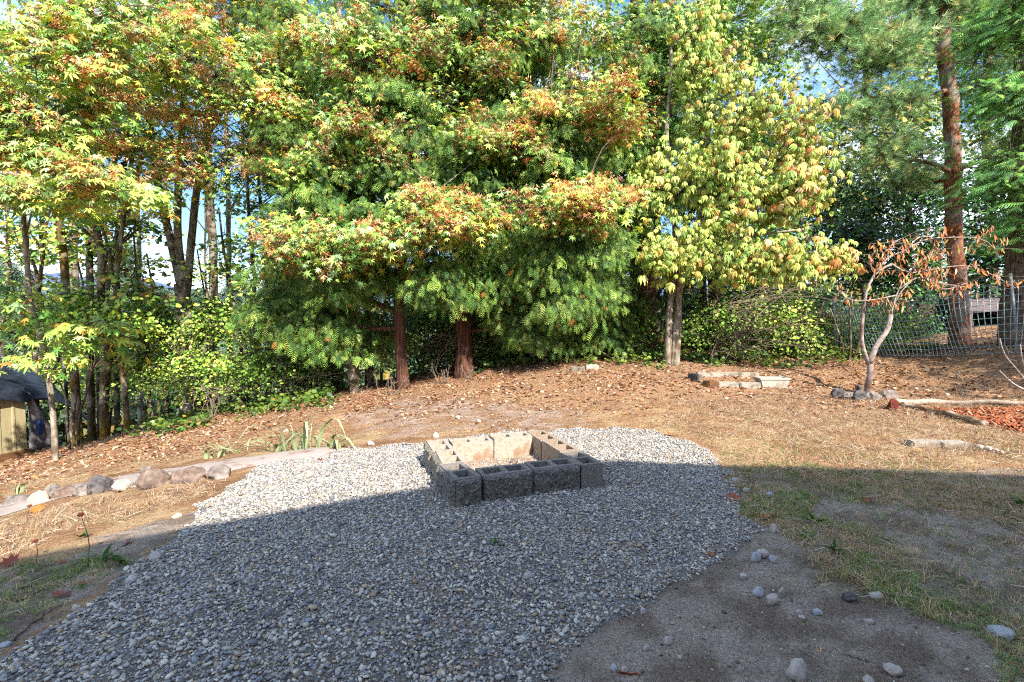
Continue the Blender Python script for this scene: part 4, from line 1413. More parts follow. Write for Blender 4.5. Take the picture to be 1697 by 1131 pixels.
# weathered lean-to behind the fence
M['weathered'] = grain_mat('weathered', C(120, 108, 112), C(176, 162, 162), 8, 0.9, 0.3, 0.01, stretch=(1, 8, 8))
q = P(1652, 560, 12.6)
q[2] = float(H(q[0], q[1]))
lt = thing('lean_to', 'low weathered plank shelter with a dark inside behind the fence', 'shelter', q)
ht = (P(1652, 498, 12.6) - q)[2]
for k in range(4):
    mb = MB()
    mb.box(q + [0.35, 0.1 + 0.24 * k, ht + 0.02 * k], (2.3, 0.225, 0.05), 0.02 * math.sin(k * 3), tilt=0.01)
    mb.build('roof_plank', M['weathered'], lt, flat=True)
mb = MB()
mb.box(q + [0.35, 0.02, ht - 0.16], (2.2, 0.05, 0.26), 0)
mb.build('fascia', M['weathered'], lt, flat=True)
for dx in (-0.7, 1.4):
    mb = MB()
    mb.box(q + [dx, 0.05, ht / 2 - 0.15], (0.1, 0.1, ht + 0.3))
    mb.build('post', M['weathered'], lt, flat=True)
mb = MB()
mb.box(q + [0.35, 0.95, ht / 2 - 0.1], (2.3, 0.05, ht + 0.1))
mb.build('back_wall', M['black'], lt, flat=True)  # back and side walls near-black: shade under the planks put into their colour
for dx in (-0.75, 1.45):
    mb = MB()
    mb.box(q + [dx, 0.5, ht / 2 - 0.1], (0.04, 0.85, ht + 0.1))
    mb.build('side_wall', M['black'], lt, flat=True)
print('structures ready')
# ------------------------------------------------------------------ trees
PRISM = (np.array([(math.cos(a), 0, math.sin(a)) for a in (0.3, 2.4, 4.5)] + [(0.35 * math.cos(a), 1, 0.35 * math.sin(a)) for a in (0.3, 2.4, 4.5)]),
         np.array([[0, 1, 4], [0, 4, 3], [1, 2, 5], [1, 5, 4], [2, 0, 3], [2, 3, 5]]))


def curve(pts, n, wob=0.0, seed=0):
    """smooth path through the points"""
    p = np.asarray(pts, float)
    if len(p) == 2:
        p = np.array([p[0], (p[0] + p[1]) / 2, p[1]])
    k = np.r_[0, np.cumsum(np.linalg.norm(np.diff(p, axis=0), axis=1))]
    t = np.linspace(0, k[-1], n)
    m = np.gradient(p, k, axis=0)
    i = np.clip(np.searchsorted(k, t, side='right') - 1, 0, len(p) - 2)
    h = (k[i + 1] - k[i])[:, None]
    s = ((t - k[i]) / (k[i + 1] - k[i]))[:, None]
    q = (2 * s ** 3 - 3 * s ** 2 + 1) * p[i] + (s ** 3 - 2 * s ** 2 + s) * h * m[i] + (-2 * s ** 3 + 3 * s ** 2) * p[i + 1] + (s ** 3 - s ** 2) * h * m[i + 1]
    if wob:
        r = RS(seed)
        w = r.normal(0, wob, (max(3, n // 3), 3))
        q = q + np.stack([np.interp(np.linspace(0, 1, n), np.linspace(0, 1, len(w)), w[:, a]) for a in range(3)], -1) * np.linspace(0, 1, n)[:, None] ** 0.5
    return q


def E(px, py, d, rx, ry, rd, n):
    """a crown lobe: centre and reach read off the photo, put at its own distance; n clumps of leaves in it"""
    return P(px, py, d), np.array([rx * d / F, rd, ry * d / F]), n


def lobes(es, rng, shell=0.45):
    out = []
    for c, r, n in es:
        v = norm(rng.normal(size=(n, 3))) * (rng.rand(n, 1) ** shell)
        out.append(c + v * r)
    return np.concatenate(out)


LEAFK = 1.95


class Tree:
    def __init__(s, name, label, cat, px, py, d, bark, group=None, seed=1, ground=True):
        b = P(px, py, d)
        if ground:
            b[2] = float(H(b[0], b[1]))
        s.base, s.d, s.bark, s.rng, s.seed = b, d, M[bark], RS(seed), seed
        s.o = thing(name, label, cat, b, group)
        s.paths = []
        s.twig = MB()

    def stem(s, pts, rpx, tip=0.45, d=None, part='trunk', sides=10, flare=0.0, wob=0.03, rough=0.12, ground=True):
        """pts: photo positions up the stem (optionally with their own distance); rpx: radius in photo pixels at the foot"""
        q = np.array([P(p[0], p[1], p[2] if len(p) > 2 else (d or s.d)) for p in pts])
        if ground:
            q[0, 2] = float(H(q[0, 0], q[0, 1])) - 0.15
        n = max(12, int(np.linalg.norm(np.diff(q, axis=0), axis=1).sum() / 0.22))
        path = curve(q, n, wob, s.seed)
        r0 = rpx * (d or s.d) / F
        t = np.linspace(0, 1, n)
        r = r0 * (1 - (1 - tip) * t)
        hgt = path[:, 2] - path[0, 2]
        r = r * (1 + flare * np.exp(-hgt / (r0 * 2.2)))
        mb = MB()
        mb.tube(path, r, sides, rough=rough, seed=s.seed)
        mb.build(part, s.bark, s.o)
        s.paths.append((path, r))
        return path, r

    def limb(s, a, b, r0, r1=None, lift=0.15, part='limb', n=14, wob=0.06, keep=True):
        a, b = np.asarray(a, float), np.asarray(b, float)
        m = (a + b) / 2 + np.array([0, 0, lift * np.linalg.norm(b - a)])
        path = curve([a, m, b], n, wob, s.seed + len(s.paths))
        r = np.linspace(r0, r1 or r0 * 0.35, n)
        mb = MB()
        mb.tube(path, r, 7, rough=0.12, seed=s.seed)
        mb.build(part, s.bark, s.o)
        if keep:
            s.paths.append((path, r))
        return path

    def limbs_to(s, es, lift=0.12, share=0.4, max_r=0.06, zmin=0.35):
        for c, r, n in es:
            p, rad = s.paths[0]
            best = None
            for p, rad in list(s.paths)[:4]:
                dz = c[2] - p[:, 2]
                dist = np.linalg.norm(p - c, axis=1) + np.where(dz < 0.1, 4, 0) + np.where(p[:, 2] - s.base[2] < zmin, 9, 0)
                i = int(np.argmin(dist))
                if best is None or dist[i] < best[0]:
                    best = (dist[i], p[i], rad[i])
            s.limb(best[1], c, min(max_r, best[2] * 0.6), lift=lift)

    def branch_to(s, cents, r=0.014, sag=0.1):
        """thin branches from the nearest wood to every clump"""
        allp = np.concatenate([p for p, _ in s.paths])
        for c in cents:
            dz = c[2] - allp[:, 2]
            dist = np.linalg.norm(allp - c, axis=1) + np.where(dz < -0.2, 1.2, 0)
            a = allp[int(np.argmin(dist))]
            L = np.linalg.norm(c - a)
            if L < 0.15:
                continue
            m = (a + c) / 2 + s.rng.normal(0, 0.06 * L, 3) + np.array([0, 0, sag * L])
            s.twig.tube(curve([a, m, c], 6), np.linspace(r * (0.6 + 0.35 * min(L, 2.5)), r * 0.4, 6), 4, cap=False)

    def twigs(s, cents_rep, pos, frac=0.4, r=0.005):
        k = s.rng.rand(len(pos)) < frac
        a, b = cents_rep[k], pos[k]
        L = np.linalg.norm(b - a, axis=1)
        R = rots(b - a, s.rng.normal(size=b.shape))
        s.twig.inst(PRISM, a, R, np.c_[np.full(len(L), r), L, np.full(len(L), r)], (0.3, 0.25, 0.2))

    def wood(s, mat='twig'):
        if s.twig.n:
            stuff(s.twig.build('twigs', M[mat], s.o))

    def single(s, shape, pos, R, size, col, name='leaf', mat='leaf_single'):
        mb = MB()
        mb.add(*shape)
        me = mb.data(name, M[mat])
        for i in range(len(pos)):
            o = bpy.data.objects.new(name, me)
            COL.objects.link(o)
            o.parent = s.o
            m = np.eye(4)
            m[:3, :3] = R[i] * size[i]
            m[:3, 3] = pos[i] - s.base
            o.matrix_local = Matrix(m.tolist())
            o.color = (*np.clip(col[i], 0, 0.8), 1)

    def leaves(s, shape, pos, R, size, col, mat='leaf', part='foliage', singles=0, leafname='leaf', single_mat='leaf_single'):
        size = np.asarray(size, float)
        col = np.clip(col * LEAFK * (1.35 if mat == 'needle' else 1.0), 0, 0.8)
        singles = min(singles, len(pos) // 2)
        if singles:
            rel = pos - np.array([0, 0, HC])
            u = rel[:, 0] / rel[:, 1] * F + CX
            w = CY - (rel[:, 2] / rel[:, 1] + math.tan(PIT)) * F
            ok = (u > 5) & (u < 1690) & (w > 5) & (w < 1120)
            score = np.where(ok, size / np.linalg.norm(rel, axis=1), 0)
            best = np.argsort(-score)[:singles * 2]
            best = s.rng.choice(best, min(singles, len(best)), replace=False)
            mb = MB()
            mb.add(*shape)
            me = mb.data(leafname, M[single_mat])
            for i in best:
                o = bpy.data.objects.new(leafname, me)
                COL.objects.link(o)
                o.parent = s.o
                m = np.eye(4)
                m[:3, :3] = R[i] * size[i]
                m[:3, 3] = pos[i] - s.base
                o.matrix_local = Matrix(m.tolist())
                o.color = (*col[i], 1)
            k = np.ones(len(pos), bool)
            k[best] = False
            pos, R, size, col = pos[k], R[k], size[k], col[k]
        mb = MB()
        mb.inst(shape, pos, R, size, col)
        stuff(mb.build(part, M[mat], s.o))


def spray(cents, rad, per, rng, size, droop=0.3, flat=0.35, bias=(0.15, -0.55, 0.75), tipdown=0.5, jit=0.25, nj=0.35, inner=0.5):
    n = len(cents) * per
    c = np.repeat(cents, per, axis=0)
    rr = np.repeat(np.broadcast_to(rad, (len(cents),)), per)
    phi = rng.uniform(0, 2 * PI, n)
    t = rng.rand(n) ** inner
    out = np.c_[np.cos(phi), np.sin(phi), np.zeros(n)]
    pos = c + out * (rr * t)[:, None]
    pos[:, 2] += rr * (flat * rng.normal(0, 0.5, n) - droop * t * t)
    a = rng.choice([-1, 1], n) * rng.uniform(0.1, 1.3, n)
    side = np.c_[np.cos(phi + a), np.sin(phi + a), np.zeros(n)]
    tip = side + np.c_[np.zeros((n, 2)), -tipdown * rng.uniform(0.4, 1.6, n)] + rng.normal(0, 0.15, (n, 3))
    nrm = np.asarray(bias) + 0.3 * out + rng.normal(0, nj, (n, 3))
    return pos, rots(tip, nrm), size * (1 + jit * rng.normal(size=n)).clip(0.5, 1.6), c


MAPLE_COL = [C(176, 200, 92), C(138, 172, 78), C(202, 208, 104), C(232, 204, 88), C(172, 200, 132), C(100, 140, 62), C(226, 160, 76)]
SEED_COL = [C(236, 172, 122), C(220, 144, 92), C(244, 198, 160), C(198, 118, 72)]


def maple_sprig(rad, per, size, weights, seeds, shape, bias):
    def fn(mb, rng):
        pos, R_, sz, c = spray(ZERO, rad, per, rng, size, bias=bias)
        sprig_twigs(mb, pos, rng, 0.35, 0.004)
        mb.inst(shape, pos, R_, sz, pick(rng, MAPLE_COL, weights, len(pos)) * LEAFK)
        ns = int(seeds * per * 0.4 * rng.choice([0.1, 0.7, 1.8]))
        if ns:
            p = rng.normal(0, 0.36, (ns, 3)) * rad * [1, 1, 0.45] + np.array([0.03, -0.12, 0.03])
            mb.inst(SAMARA, p, rots(np.c_[rng.normal(size=(ns, 2)), np.zeros(ns)], np.tile([0, 0, 1.0], (ns, 1))), rng.uniform(0.09, 0.17, ns), pick(rng, SEED_COL, [4, 3, 2, 1.5], ns) * 2.0)
    return fn


_sets = {}


def maple(t, es, rad=0.55, per=80, size=0.115, weights=(5, 4, 3.5, 1.2, 3, 3, 0.5), seeds=0.6, singles=0, shape=None, r=0.014, lift=0.12, bias=(0.15, -0.55, 0.75), max_r=0.06):
    shape = shape or MAPLE_MID
    rng = t.rng
    t.limbs_to(es, lift, max_r=max_r)
    ce = lobes(es, rng)
    t.branch_to(ce, r)
    key = (rad, per, size, weights, seeds)
    if key not in _sets:
        _sets[key] = Clumps(maple_sprig(rad, per, size, weights, seeds, shape, bias), 'leaf_i', 8, len(_sets) + 3)
    _sets[key].put(t, ce, 1.0, warm=0.12)
    if singles:
        front = ce[np.argsort(ce[:, 1])[:max(10, len(ce) // 2)]]
        k = max(1, singles // len(front))
        pos, R_, sz, c = spray(front, rad, k, rng, size * 1.15, bias=bias)
        t.single(MAPLE, pos, R_, sz, pick(rng, MAPLE_COL, weights, len(pos)) * LEAFK)
    t.wood()


class Clumps:
    """a few leafy sprigs that a crown repeats, each turned, sized and tinted on its own"""

    def __init__(s, fn, mat, nvar=7, seed=1):
        s.n = nvar
        ps = []
        for k in range(nvar):
            mb = MB()
            fn(mb, RS(seed * 100 + k))
            ps.append(proto('leafy_sprig', mb, M[mat]))
        s.g = inst_group(ps)

    def put(s, t, ce, scale, part='foliage', turn=0.7, jit=0.15, warm=0.0, tilt=0.15):
        n, rng = len(ce), t.rng
        e = np.c_[rng.normal(0, tilt, (n, 2)), rng.uniform(-turn, turn, n)]
        tint = (1 + jit * rng.normal(size=(n, 1))).clip(0.55, 1.5) * (1 + rng.normal(0, 1, (n, 1)) * np.array([[warm, warm * 0.4, 0]])).clip(0.6, 1.5)
        sc_ = scale * rng.uniform(0.7, 1.3, n)
        return scatter_obj(part, s.g, s.n, ce, e, sc_, tint, rng, t.o)


ZERO = np.zeros((1, 3))
TWC = C(120, 100, 80)


def sprig_twigs(mb, pos, rng, frac, r):
    k = rng.rand(len(pos)) < frac
    b = pos[k]
    L = np.linalg.norm(b, axis=1)
    mb.inst(PRISM, np.zeros_like(b), rots(b, rng.normal(size=b.shape)), np.c_[np.full(len(L), r), L, np.full(len(L), r)], TWC)


GM = 'big maples'
t = Tree('maple_tree', 'near maple reaching in from the left edge with large pale leaves', 'tree', -330, 800, 7.6, 'bark_maple', GM, 101)
t.stem([(-330, 800), (-320, 500), (-260, 250), (-200, -50)], 16, 0.5)
es = [E(40, 90, 7.6, 150, 110, 1.2, 24), E(110, 300, 6.6, 140, 26, 0.7, 12), E(230, 20, 8.0, 150, 80, 1.2, 16), E(-60, 250, 7.0, 120, 150, 1.4, 12), E(60, 220, 7.6, 140, 50, 0.9, 10)]
maple(t, es, 0.5, 84, 0.108, (5, 3, 4, 0.8, 6, 2, 0.4), 1.1, 130, lift=0.1, shape=MAPLE)

t = Tree('maple_tree', 'big grey barked maple forking into tall stems left of the cedars', 'tree', 312, 690, 12, 'bark_maple', GM, 102)
t.stem([(314, 690), (316, 600), (308, 520), (304, 470)], 13.5, 0.85, flare=0.5)
t.stem([(304, 500), (284, 400), (262, 300), (240, 120), (225, -200)], 6.5, 0.4, part='stem', ground=False)
t.stem([(305, 480), (296, 400), (300, 260), (312, 60), (330, -200)], 6.5, 0.4, part='stem', ground=False)
t.stem([(308, 490), (318, 400), (330, 300), (370, 120), (430, -100)], 6.5, 0.4, part='stem', ground=False)
es = [E(290, 110, 10.6, 170, 130, 2.0, 52), E(440, 150, 10.2, 110, 130, 1.8, 44), E(400, -10, 11, 200, 90, 2.0, 40), E(180, 190, 11.2, 120, 90, 1.6, 30), E(520, 240, 9.6, 70, 80, 1.0, 18), E(330, 290, 10.2, 90, 40, 1.0, 10)]
maple(t, es, 0.6, 110, 0.088, (5, 3.5, 3.5, 1.4, 2, 3, 0.7), 1.3, 120)

t = Tree('maple_tree', 'maple with orange seed clusters spreading in front of the cedars', 'tree', 588, 656, 10.4, 'bark_maple', GM, 103)
t.stem([(588, 656), (586, 560), (592, 430), (620, 300), (650, 180), (668, 20), (680, -200)], 8, 0.6)
t.stem([(592, 430), (590, 330), (585, 200), (560, 0), (550, -200)], 6, 0.5, part='stem', ground=False)
es = [E(520, 400, 8.7, 95, 45, 0.8, 22), E(640, 400, 8.5, 70, 35, 0.7, 12), E(730, 350, 8.4, 110, 42, 0.8, 26), E(960, 340, 8.8, 105, 40, 0.8, 22), E(970, 190, 9.2, 115, 45, 0.9, 26),
      E(800, 130, 9.6, 180, 90, 1.4, 44), E(600, 130, 9.6, 120, 110, 1.4, 36), E(850, 20, 10, 260, 80, 1.8, 50), E(620, 250, 9.2, 110, 45, 0.8, 18), E(830, 240, 9.1, 90, 40, 0.8, 14), E(700, 20, 10, 140, 80, 1.5, 24)]
maple(t, es, 0.5, 88, 0.092, (4.5, 4, 2.6, 0.8, 4.5, 3, 0.3), 1.15, 200, lift=0.06)

t = Tree('maple_tree', 'bright green maple rising behind the yellowing chestnut', 'tree', 1185, 590, 13, 'bark_dark', GM, 104)
t.stem([(1185, 590), (1180, 450), (1170, 300), (1165, 100), (1160, -200)], 9, 0.6)
es = [E(1150, 60, 12.4, 160, 110, 1.8, 60), E(1080, 230, 12, 110, 110, 1.5, 44), E(1250, 30, 12.8, 90, 90, 1.4, 26), E(1210, 400, 12.4, 110, 60, 1.2, 30), E(1070, 60, 12, 120, 90, 1.5, 34), E(1260, 290, 13, 90, 80, 1.3, 24)]
maple(t, es, 0.6, 120, 0.095, (2, 6, 1, 0.2, 5, 6, 0.1), 0.12, 0)

# slimmer trees of the left wood
GL = 'slim trees of the left wood'
LEFT = [('pale slender tree nearest the shed with a spotted trunk', 92, 752, 8.4, [(92, 752), (88, 690), (84, 640), (66, 560), (46, 480), (38, 380), (25, 200), (10, -60)], 6.5, 'bark_pale', [E(110, 555, 8.2, 75, 50, 0.6, 9), E(40, 500, 8.4, 50, 50, 0.6, 5), E(20, 300, 8.6, 70, 90, 0.8, 8)], 0.15),
        ('mossy trunk standing just right of the spotted one', 130, 706, 11, [(130, 706), (124, 620), (110, 500), (102, 400), (112, 250), (120, -80)], 10, 'bark_moss', [E(70, 320, 11, 110, 110, 1.4, 18), E(110, 130, 11.5, 150, 120, 1.6, 20)], 0.13),
        ('dark straight trunk between the two mossy ones', 152, 704, 11.6, [(152, 704), (149, 600), (150, 480), (152, 330), (150, -60)], 9, 'bark_dark', [E(150, 380, 12, 80, 90, 1.2, 10), E(170, 180, 12, 110, 120, 1.5, 16)], 0.13),
        ('mossy ochre trunk that swells at head height', 173, 702, 11.1, [(173, 702), (173, 640), (179, 590), (172, 500), (162, 400), (150, 250), (140, -60)], 10, 'bark_moss', [E(200, 330, 11.4, 80, 90, 1.2, 12), E(180, 60, 11.6, 140, 110, 1.6, 16)], 0.13),
        ('leaning thin trunk right of the swollen mossy one', 194, 708, 12, [(194, 708), (190, 600), (178, 500), (190, 400), (205, 300), (215, -60)], 6.5, 'bark_dark', [E(220, 250, 12, 90, 110, 1.4, 14)], 0.12),
        ('short spaced trunk with an orange foot in the bushes', 214, 716, 10.9, [(214, 716), (206, 640), (198, 550), (196, 400), (230, 200)], 7, 'bark_moss', [E(230, 440, 11, 60, 60, 0.9, 8)], 0.11),
        ('slender grey pole of a tree standing clear against the sky', 231, 650, 17, [(231, 650), (230, 480), (229, 300), (226, 100), (225, -60)], 6, 'bark_maple', [E(235, 330, 17, 60, 110, 1.4, 10)], 0.13),
        ('thin straight tree right of the big forked maple', 380, 640, 16, [(380, 640), (379, 480), (378, 300), (374, 100), (372, -60)], 6.5, 'bark_maple', [E(390, 330, 16, 60, 90, 1.4, 10)], 0.13),
        ('very thin dark tree between the forked maple and the grey one', 342, 620, 20, [(342, 620), (342, 480), (340, 360), (338, 200)], 3.5, 'bark_dark', [E(345, 420, 20, 40, 60, 1.2, 7)], 0.13),
        ('crooked thin tree left of the pair by the cedars', 426, 640, 15, [(426, 640), (424, 520), (418, 420), (410, 330), (395, 150)], 5.5, 'bark_moss', [E(420, 420, 15, 50, 80, 1.3, 10)], 0.12),
        ('left one of two close thin trees beside the cedars', 446, 640, 14.5, [(446, 640), (444, 500), (436, 400), (428, 280), (440, 100)], 5.5, 'bark_moss', [E(460, 330, 14.5, 50, 90, 1.3, 10)], 0.12),
        ('right one of two close thin trees beside the cedars', 470, 640, 14, [(470, 640), (468, 500), (474, 400), (470, 280), (480, 60)], 4.5, 'bark_dark', [E(500, 440, 14, 50, 70, 1.3, 10), E(480, 250, 14, 50, 90, 1.2, 8)], 0.12),
        ('thin tree on the left picture edge behind the shed', 8, 640, 13, [(8, 640), (6, 500), (10, 380), (4, 200)], 5, 'bark_dark', [E(20, 440, 13, 60, 90, 1.3, 12)], 0.13),
        ('curving thin tree between the spotted and mossy trunks', 62, 660, 12.5, [(62, 660), (60, 540), (70, 430), (66, 300), (80, 120)], 5, 'bark_moss', [E(70, 400, 12.5, 60, 90, 1.3, 12)], 0.13)]
for k, (lab, px, py, d, pts, r, bk, es, ls) in enumerate(LEFT):
    t = Tree('slim_tree', lab, 'tree', px, py, d, bk, GL, 130 + k)
    path, rad = t.stem(pts, r * 0.66, 0.55, flare=0.35)
    rr_ = RS(900 + k)
    for q in range(9 if d < 14 else 5):
        i = int(len(path) * rr_.uniform(0.35, 0.95))
        L = rr_.uniform(0.8, 2.0)
        dv = np.array([rr_.choice([-1, 1]) * rr_.uniform(0.35, 0.8), rr_.uniform(-0.4, 0.4), rr_.uniform(0.5, 1.0)]) * L
        t.limb(path[i], path[i] + dv, r * d / F * rr_.uniform(0.2, 0.4), 0.006, lift=rr_.uniform(-0.08, 0.1), part='branch', n=10)
    if k in (1, 2, 3, 4, 5, 13):
        q = path[int(len(path) * 0.45)]
        t.limb(q, q + np.array([0.7 * (-1) ** k, 0.3, 2.6]), r * d / F * 0.55, lift=-0.06, part='stem', n=18)
        q = path[int(len(path) * 0.55)]
        t.limb(q, q + np.array([-0.6 * (-1) ** k, -0.2, 2.2]), r * d / F * 0.4, lift=-0.06, part='stem', n=18)
    maple(t, es, 0.5, 26 if k == 0 else 52, 0.13 if k == 0 else 0.092, (4, 4, 2.5, 1.4, 1.5, 5, 1.2), 0.3 if k else 0.0, 30 if k == 0 else 0, MAPLE if k == 0 else MAPLE_FAR, 0.010, max_r=0.025)

# dark thin trunks deep in the wood behind the cedars
GB = 'thin trunks deep in the wood'
for k, (lab, px, py, d, r, bk, top) in enumerate([('dark thin trunk left of the mid maple in the deep shade', 556, 640, 12, 7, 'bark_dark', (548, 200)), ('ochre mottled trunk in shade between the mid maple and nearest cedar', 612, 632, 13, 6.5, 'bark_moss', (615, 200)),
                                                  ('thin trunk in shade right of the thick cedar', 806, 604, 13, 7, 'bark_dark', (815, 200)), ('second thin trunk in shade right of the thick cedar', 842, 600, 13.5, 6, 'bark_dark', (838, 200)),
                                                  ('slim trunk above the two low concrete blocks', 974, 592, 12, 4, 'bark_pale', (980, 300)), ('slim dark trunk against sky gap left of the twin cedar', 1012, 570, 15, 5, 'bark_dark', (1000, 150)),
                                                  ('dark trunk in the shade behind the chestnut stems', 1092, 575, 14, 7, 'bark_dark', (1088, 150)), ('grey trunk seen behind the brush pile', 1168, 575, 14, 6, 'bark_fir', (1176, 200))]):
    t = Tree('thin_trunk', lab, 'tree', px, py, d, bk, GB, 160 + k)
    t.stem([(px, py), (px - 3, (py + 400) / 2), ((px + top[0]) / 2, 350), top], r, 0.6, flare=0.3)
    maple(t, [E(top[0], 260, d, 70, 130, 1.3, 14)], 0.5, 56, 0.095, (1, 5, 0.5, 0.3, 2, 8, 0.4), 0, 0, MAPLE_FAR, 0.010, max_r=0.02)

# ------------------------------------------------------------------ cedars: drooping flat sprays
CEDAR_COL = [C(112, 146, 62), C(84, 120, 54), C(142, 168, 76), C(62, 94, 46), C(168, 184, 96), C(206, 126, 58)]


def cedar(t, es, per=180, size=0.14, rad=0.55, shape=CEDAR, weights=(5, 5, 3, 4, 1.5, 0.25), r=0.014, nlimb=True):
    rng = t.rng
    if nlimb:
        t.limbs_to(es, -0.02, max_r=0.05)
    ce = lobes(es, rng, 0.5)
    t.branch_to(ce, r, -0.05)
    key = ('cedar', per, size, rad, weights)
    if key not in _sets:
        def fn(mb, rng):
            n = per
            phi = rng.uniform(0, 2 * PI, n)
            tt = rng.rand(n) ** 0.6
            out = np.c_[np.cos(phi), np.sin(phi), np.zeros(n)]
            pos = out * (rad * tt)[:, None]
            pos[:, 2] += -0.45 * rad * tt ** 1.5 + rng.normal(0, 0.08, n)
            tip = out * 0.45 + np.array([0, -0.15, -0.85]) + rng.normal(0, 0.38, (n, 3))
            nrm = np.array([0.2, -0.8, 0.45]) + 0.4 * out + rng.normal(0, 0.5, (n, 3))
            sprig_twigs(mb, pos, rng, 0.15, 0.004)
            mb.inst(shape, pos, rots(tip, nrm), size * rng.uniform(0.6, 1.3, n), pick(rng, CEDAR_COL, weights, n) * LEAFK * 0.98)
        _sets[key] = Clumps(fn, 'needle_i', 8, len(_sets) + 3)
    _sets[key].put(t, ce, 1.0, jit=0.2)
    t.wood()


GC = 'red barked cedars'
t = Tree('cedar_tree', 'slender red barked cedar, left of the thick one', 'tree', 668, 650, 9.7, 'bark_cedar', GC, 201)
t.stem([(669, 650), (664, 560), (662, 450), (665, 300), (668, 100), (670, -200)], 9.5, 0.6, flare=0.45)
t.limb(P(662, 520, 9.7), P(505, 425, 9.2), 0.06, lift=-0.06)
cedar(t, [E(650, 280, 9.7, 120, 120, 1.2, 46), E(590, 430, 9.4, 80, 60, 0.8, 22), E(735, 470, 9.2, 45, 55, 0.6, 14), E(660, 80, 9.8, 120, 130, 1.3, 40), E(520, 300, 9.8, 70, 130, 1.0, 30), E(470, 480, 10.2, 50, 60, 0.8, 12), E(535, 530, 9.8, 45, 50, 0.6, 16), E(620, 540, 10.6, 36, 36, 0.5, 7), E(460, 80, 10.2, 60, 110, 1, 18)])
t = Tree('cedar_tree', 'thick cedar with a fluted buttressed foot', 'tree', 772, 624, 10.6, 'bark_cedar', GC, 202)
t.stem([(772, 624), (768, 560), (766, 480), (768, 300), (772, 100), (775, -200)], 13, 0.6, flare=0.6, rough=0.3, sides=16)
cedar(t, [E(800, 290, 10.2, 130, 120, 1.4, 54), E(880, 420, 9.8, 110, 80, 1.0, 44), E(930, 480, 9.7, 60, 50, 0.7, 20), E(810, 90, 10.3, 150, 130, 1.5, 50), E(935, 260, 10.2, 80, 110, 1.1, 34), E(800, 450, 9.9, 50, 45, 0.6, 14), E(880, 530, 10.4, 50, 35, 0.6, 10), E(975, 420, 10, 50, 80, 0.8, 20)])
t = Tree('cedar_tree', 'twin stemmed leaning cedar behind the chestnut', 'tree', 1072, 566, 12.3, 'bark_cedar', GC, 203)
t.stem([(1074, 568), (1064, 510), (1058, 440), (1055, 250), (1060, -150)], 15, 0.6, flare=0.5, rough=0.25)
t.stem([(1080, 566), (1078, 500), (1072, 420), (1080, 250), (1090, -100)], 9, 0.6, part='stem')
cedar(t, [E(1000, 470, 11.6, 70, 80, 1.0, 26), E(1020, 300, 11.8, 90, 130, 1.2, 40), E(1040, 120, 12, 110, 120, 1.3, 36), E(985, 540, 11.2, 50, 36, 0.6, 16)])
t = Tree('cedar_tree', 'dark cedar deep in the wood left of the slender cedar', 'tree', 500, 640, 13, 'bark_cedar', GC, 204)
t.stem([(500, 640), (502, 500), (505, 300), (505, -100)], 9, 0.6, flare=0.4)
cedar(t, [E(500, 230, 13, 90, 120, 1.3, 40), E(530, 420, 12.6, 70, 80, 1.1, 26), E(470, 60, 13, 80, 100, 1.2, 26)], 90, 0.24, 0.65, CEDAR_FAR, (3, 5, 1, 7, 0.5, 0.2))
t = Tree('cedar_tree', 'dark cedar filling the gap behind the thick cedar', 'tree', 870, 600, 14.5, 'bark_cedar', GC, 205)
t.stem([(870, 600), (868, 500), (870, 300), (872, -100)], 10, 0.6, flare=0.4)
cedar(t, [E(860, 200, 14.5, 170, 170, 1.6, 60), E(900, 400, 14, 130, 90, 1.3, 40), E(720, 200, 14.5, 110, 170, 1.4, 40), E(640, 400, 14, 90, 90, 1.2, 24), E(800, 520, 14, 120, 50, 1.2, 24)], 90, 0.26, 0.7, CEDAR_FAR, (3, 5, 1, 7, 0.5, 0.2))

# ------------------------------------------------------------------ the yellowing chestnut
CHEST_COL = [C(206, 210, 112), C(180, 198, 98), C(220, 200, 110), C(230, 176, 100), C(216, 146, 88), C(152, 182, 92), C(230, 196, 150)]


def chestnut(t, es, per=13, size=0.19, singles=0):
    rng = t.rng
    t.limbs_to(es, 0.05, max_r=0.035)
    ce = lobes(es, rng, 0.5)
    t.branch_to(ce, 0.011)
    def mk(w):
        def fn(mb, rng):
            pos, R_, sz, c = spray(ZERO, 0.34, per, rng, size, droop=0.25, flat=0.7, bias=(0.1, -0.4, 0.9), tipdown=0.35, nj=0.3, jit=0.3)
            sprig_twigs(mb, pos, rng, 0.9, 0.0035)
            mb.inst(COMPOUND, pos, R_, sz, pick(rng, CHEST_COL, w, len(pos)) * LEAFK)
        return fn
    wa, wb = [5, 6, 1.0, 0.3, 0.1, 6, 0.3], [6, 4, 3, 1.5, 0.8, 2.5, 1.6]
    ca, cb = Clumps(mk(wa), 'leaf_i', 7, 91), Clumps(mk(wb), 'leaf_i', 7, 92)
    turned = smooth(4.2, 7.0, ce[:, 0] + 0.15 * ce[:, 2] + rng.normal(0, 0.6, len(ce))) > rng.rand(len(ce))     # the outer, right side has turned further
    ca.put(t, ce[~turned], 1.0)
    cb.put(t, ce[turned], 1.0)
    pos, R_, sz, c = spray(ce[np.argsort(ce[:, 1])[:singles]], 0.34, 1, rng, size, droop=0.25, flat=0.7, bias=(0.1, -0.4, 0.9), tipdown=0.35, nj=0.3)
    t.single(COMPOUND, pos, R_, sz, pick(rng, CHEST_COL, [a_ + b_ for a_, b_ in zip(wa, wb)], len(pos)) * LEAFK)
    t.wood()


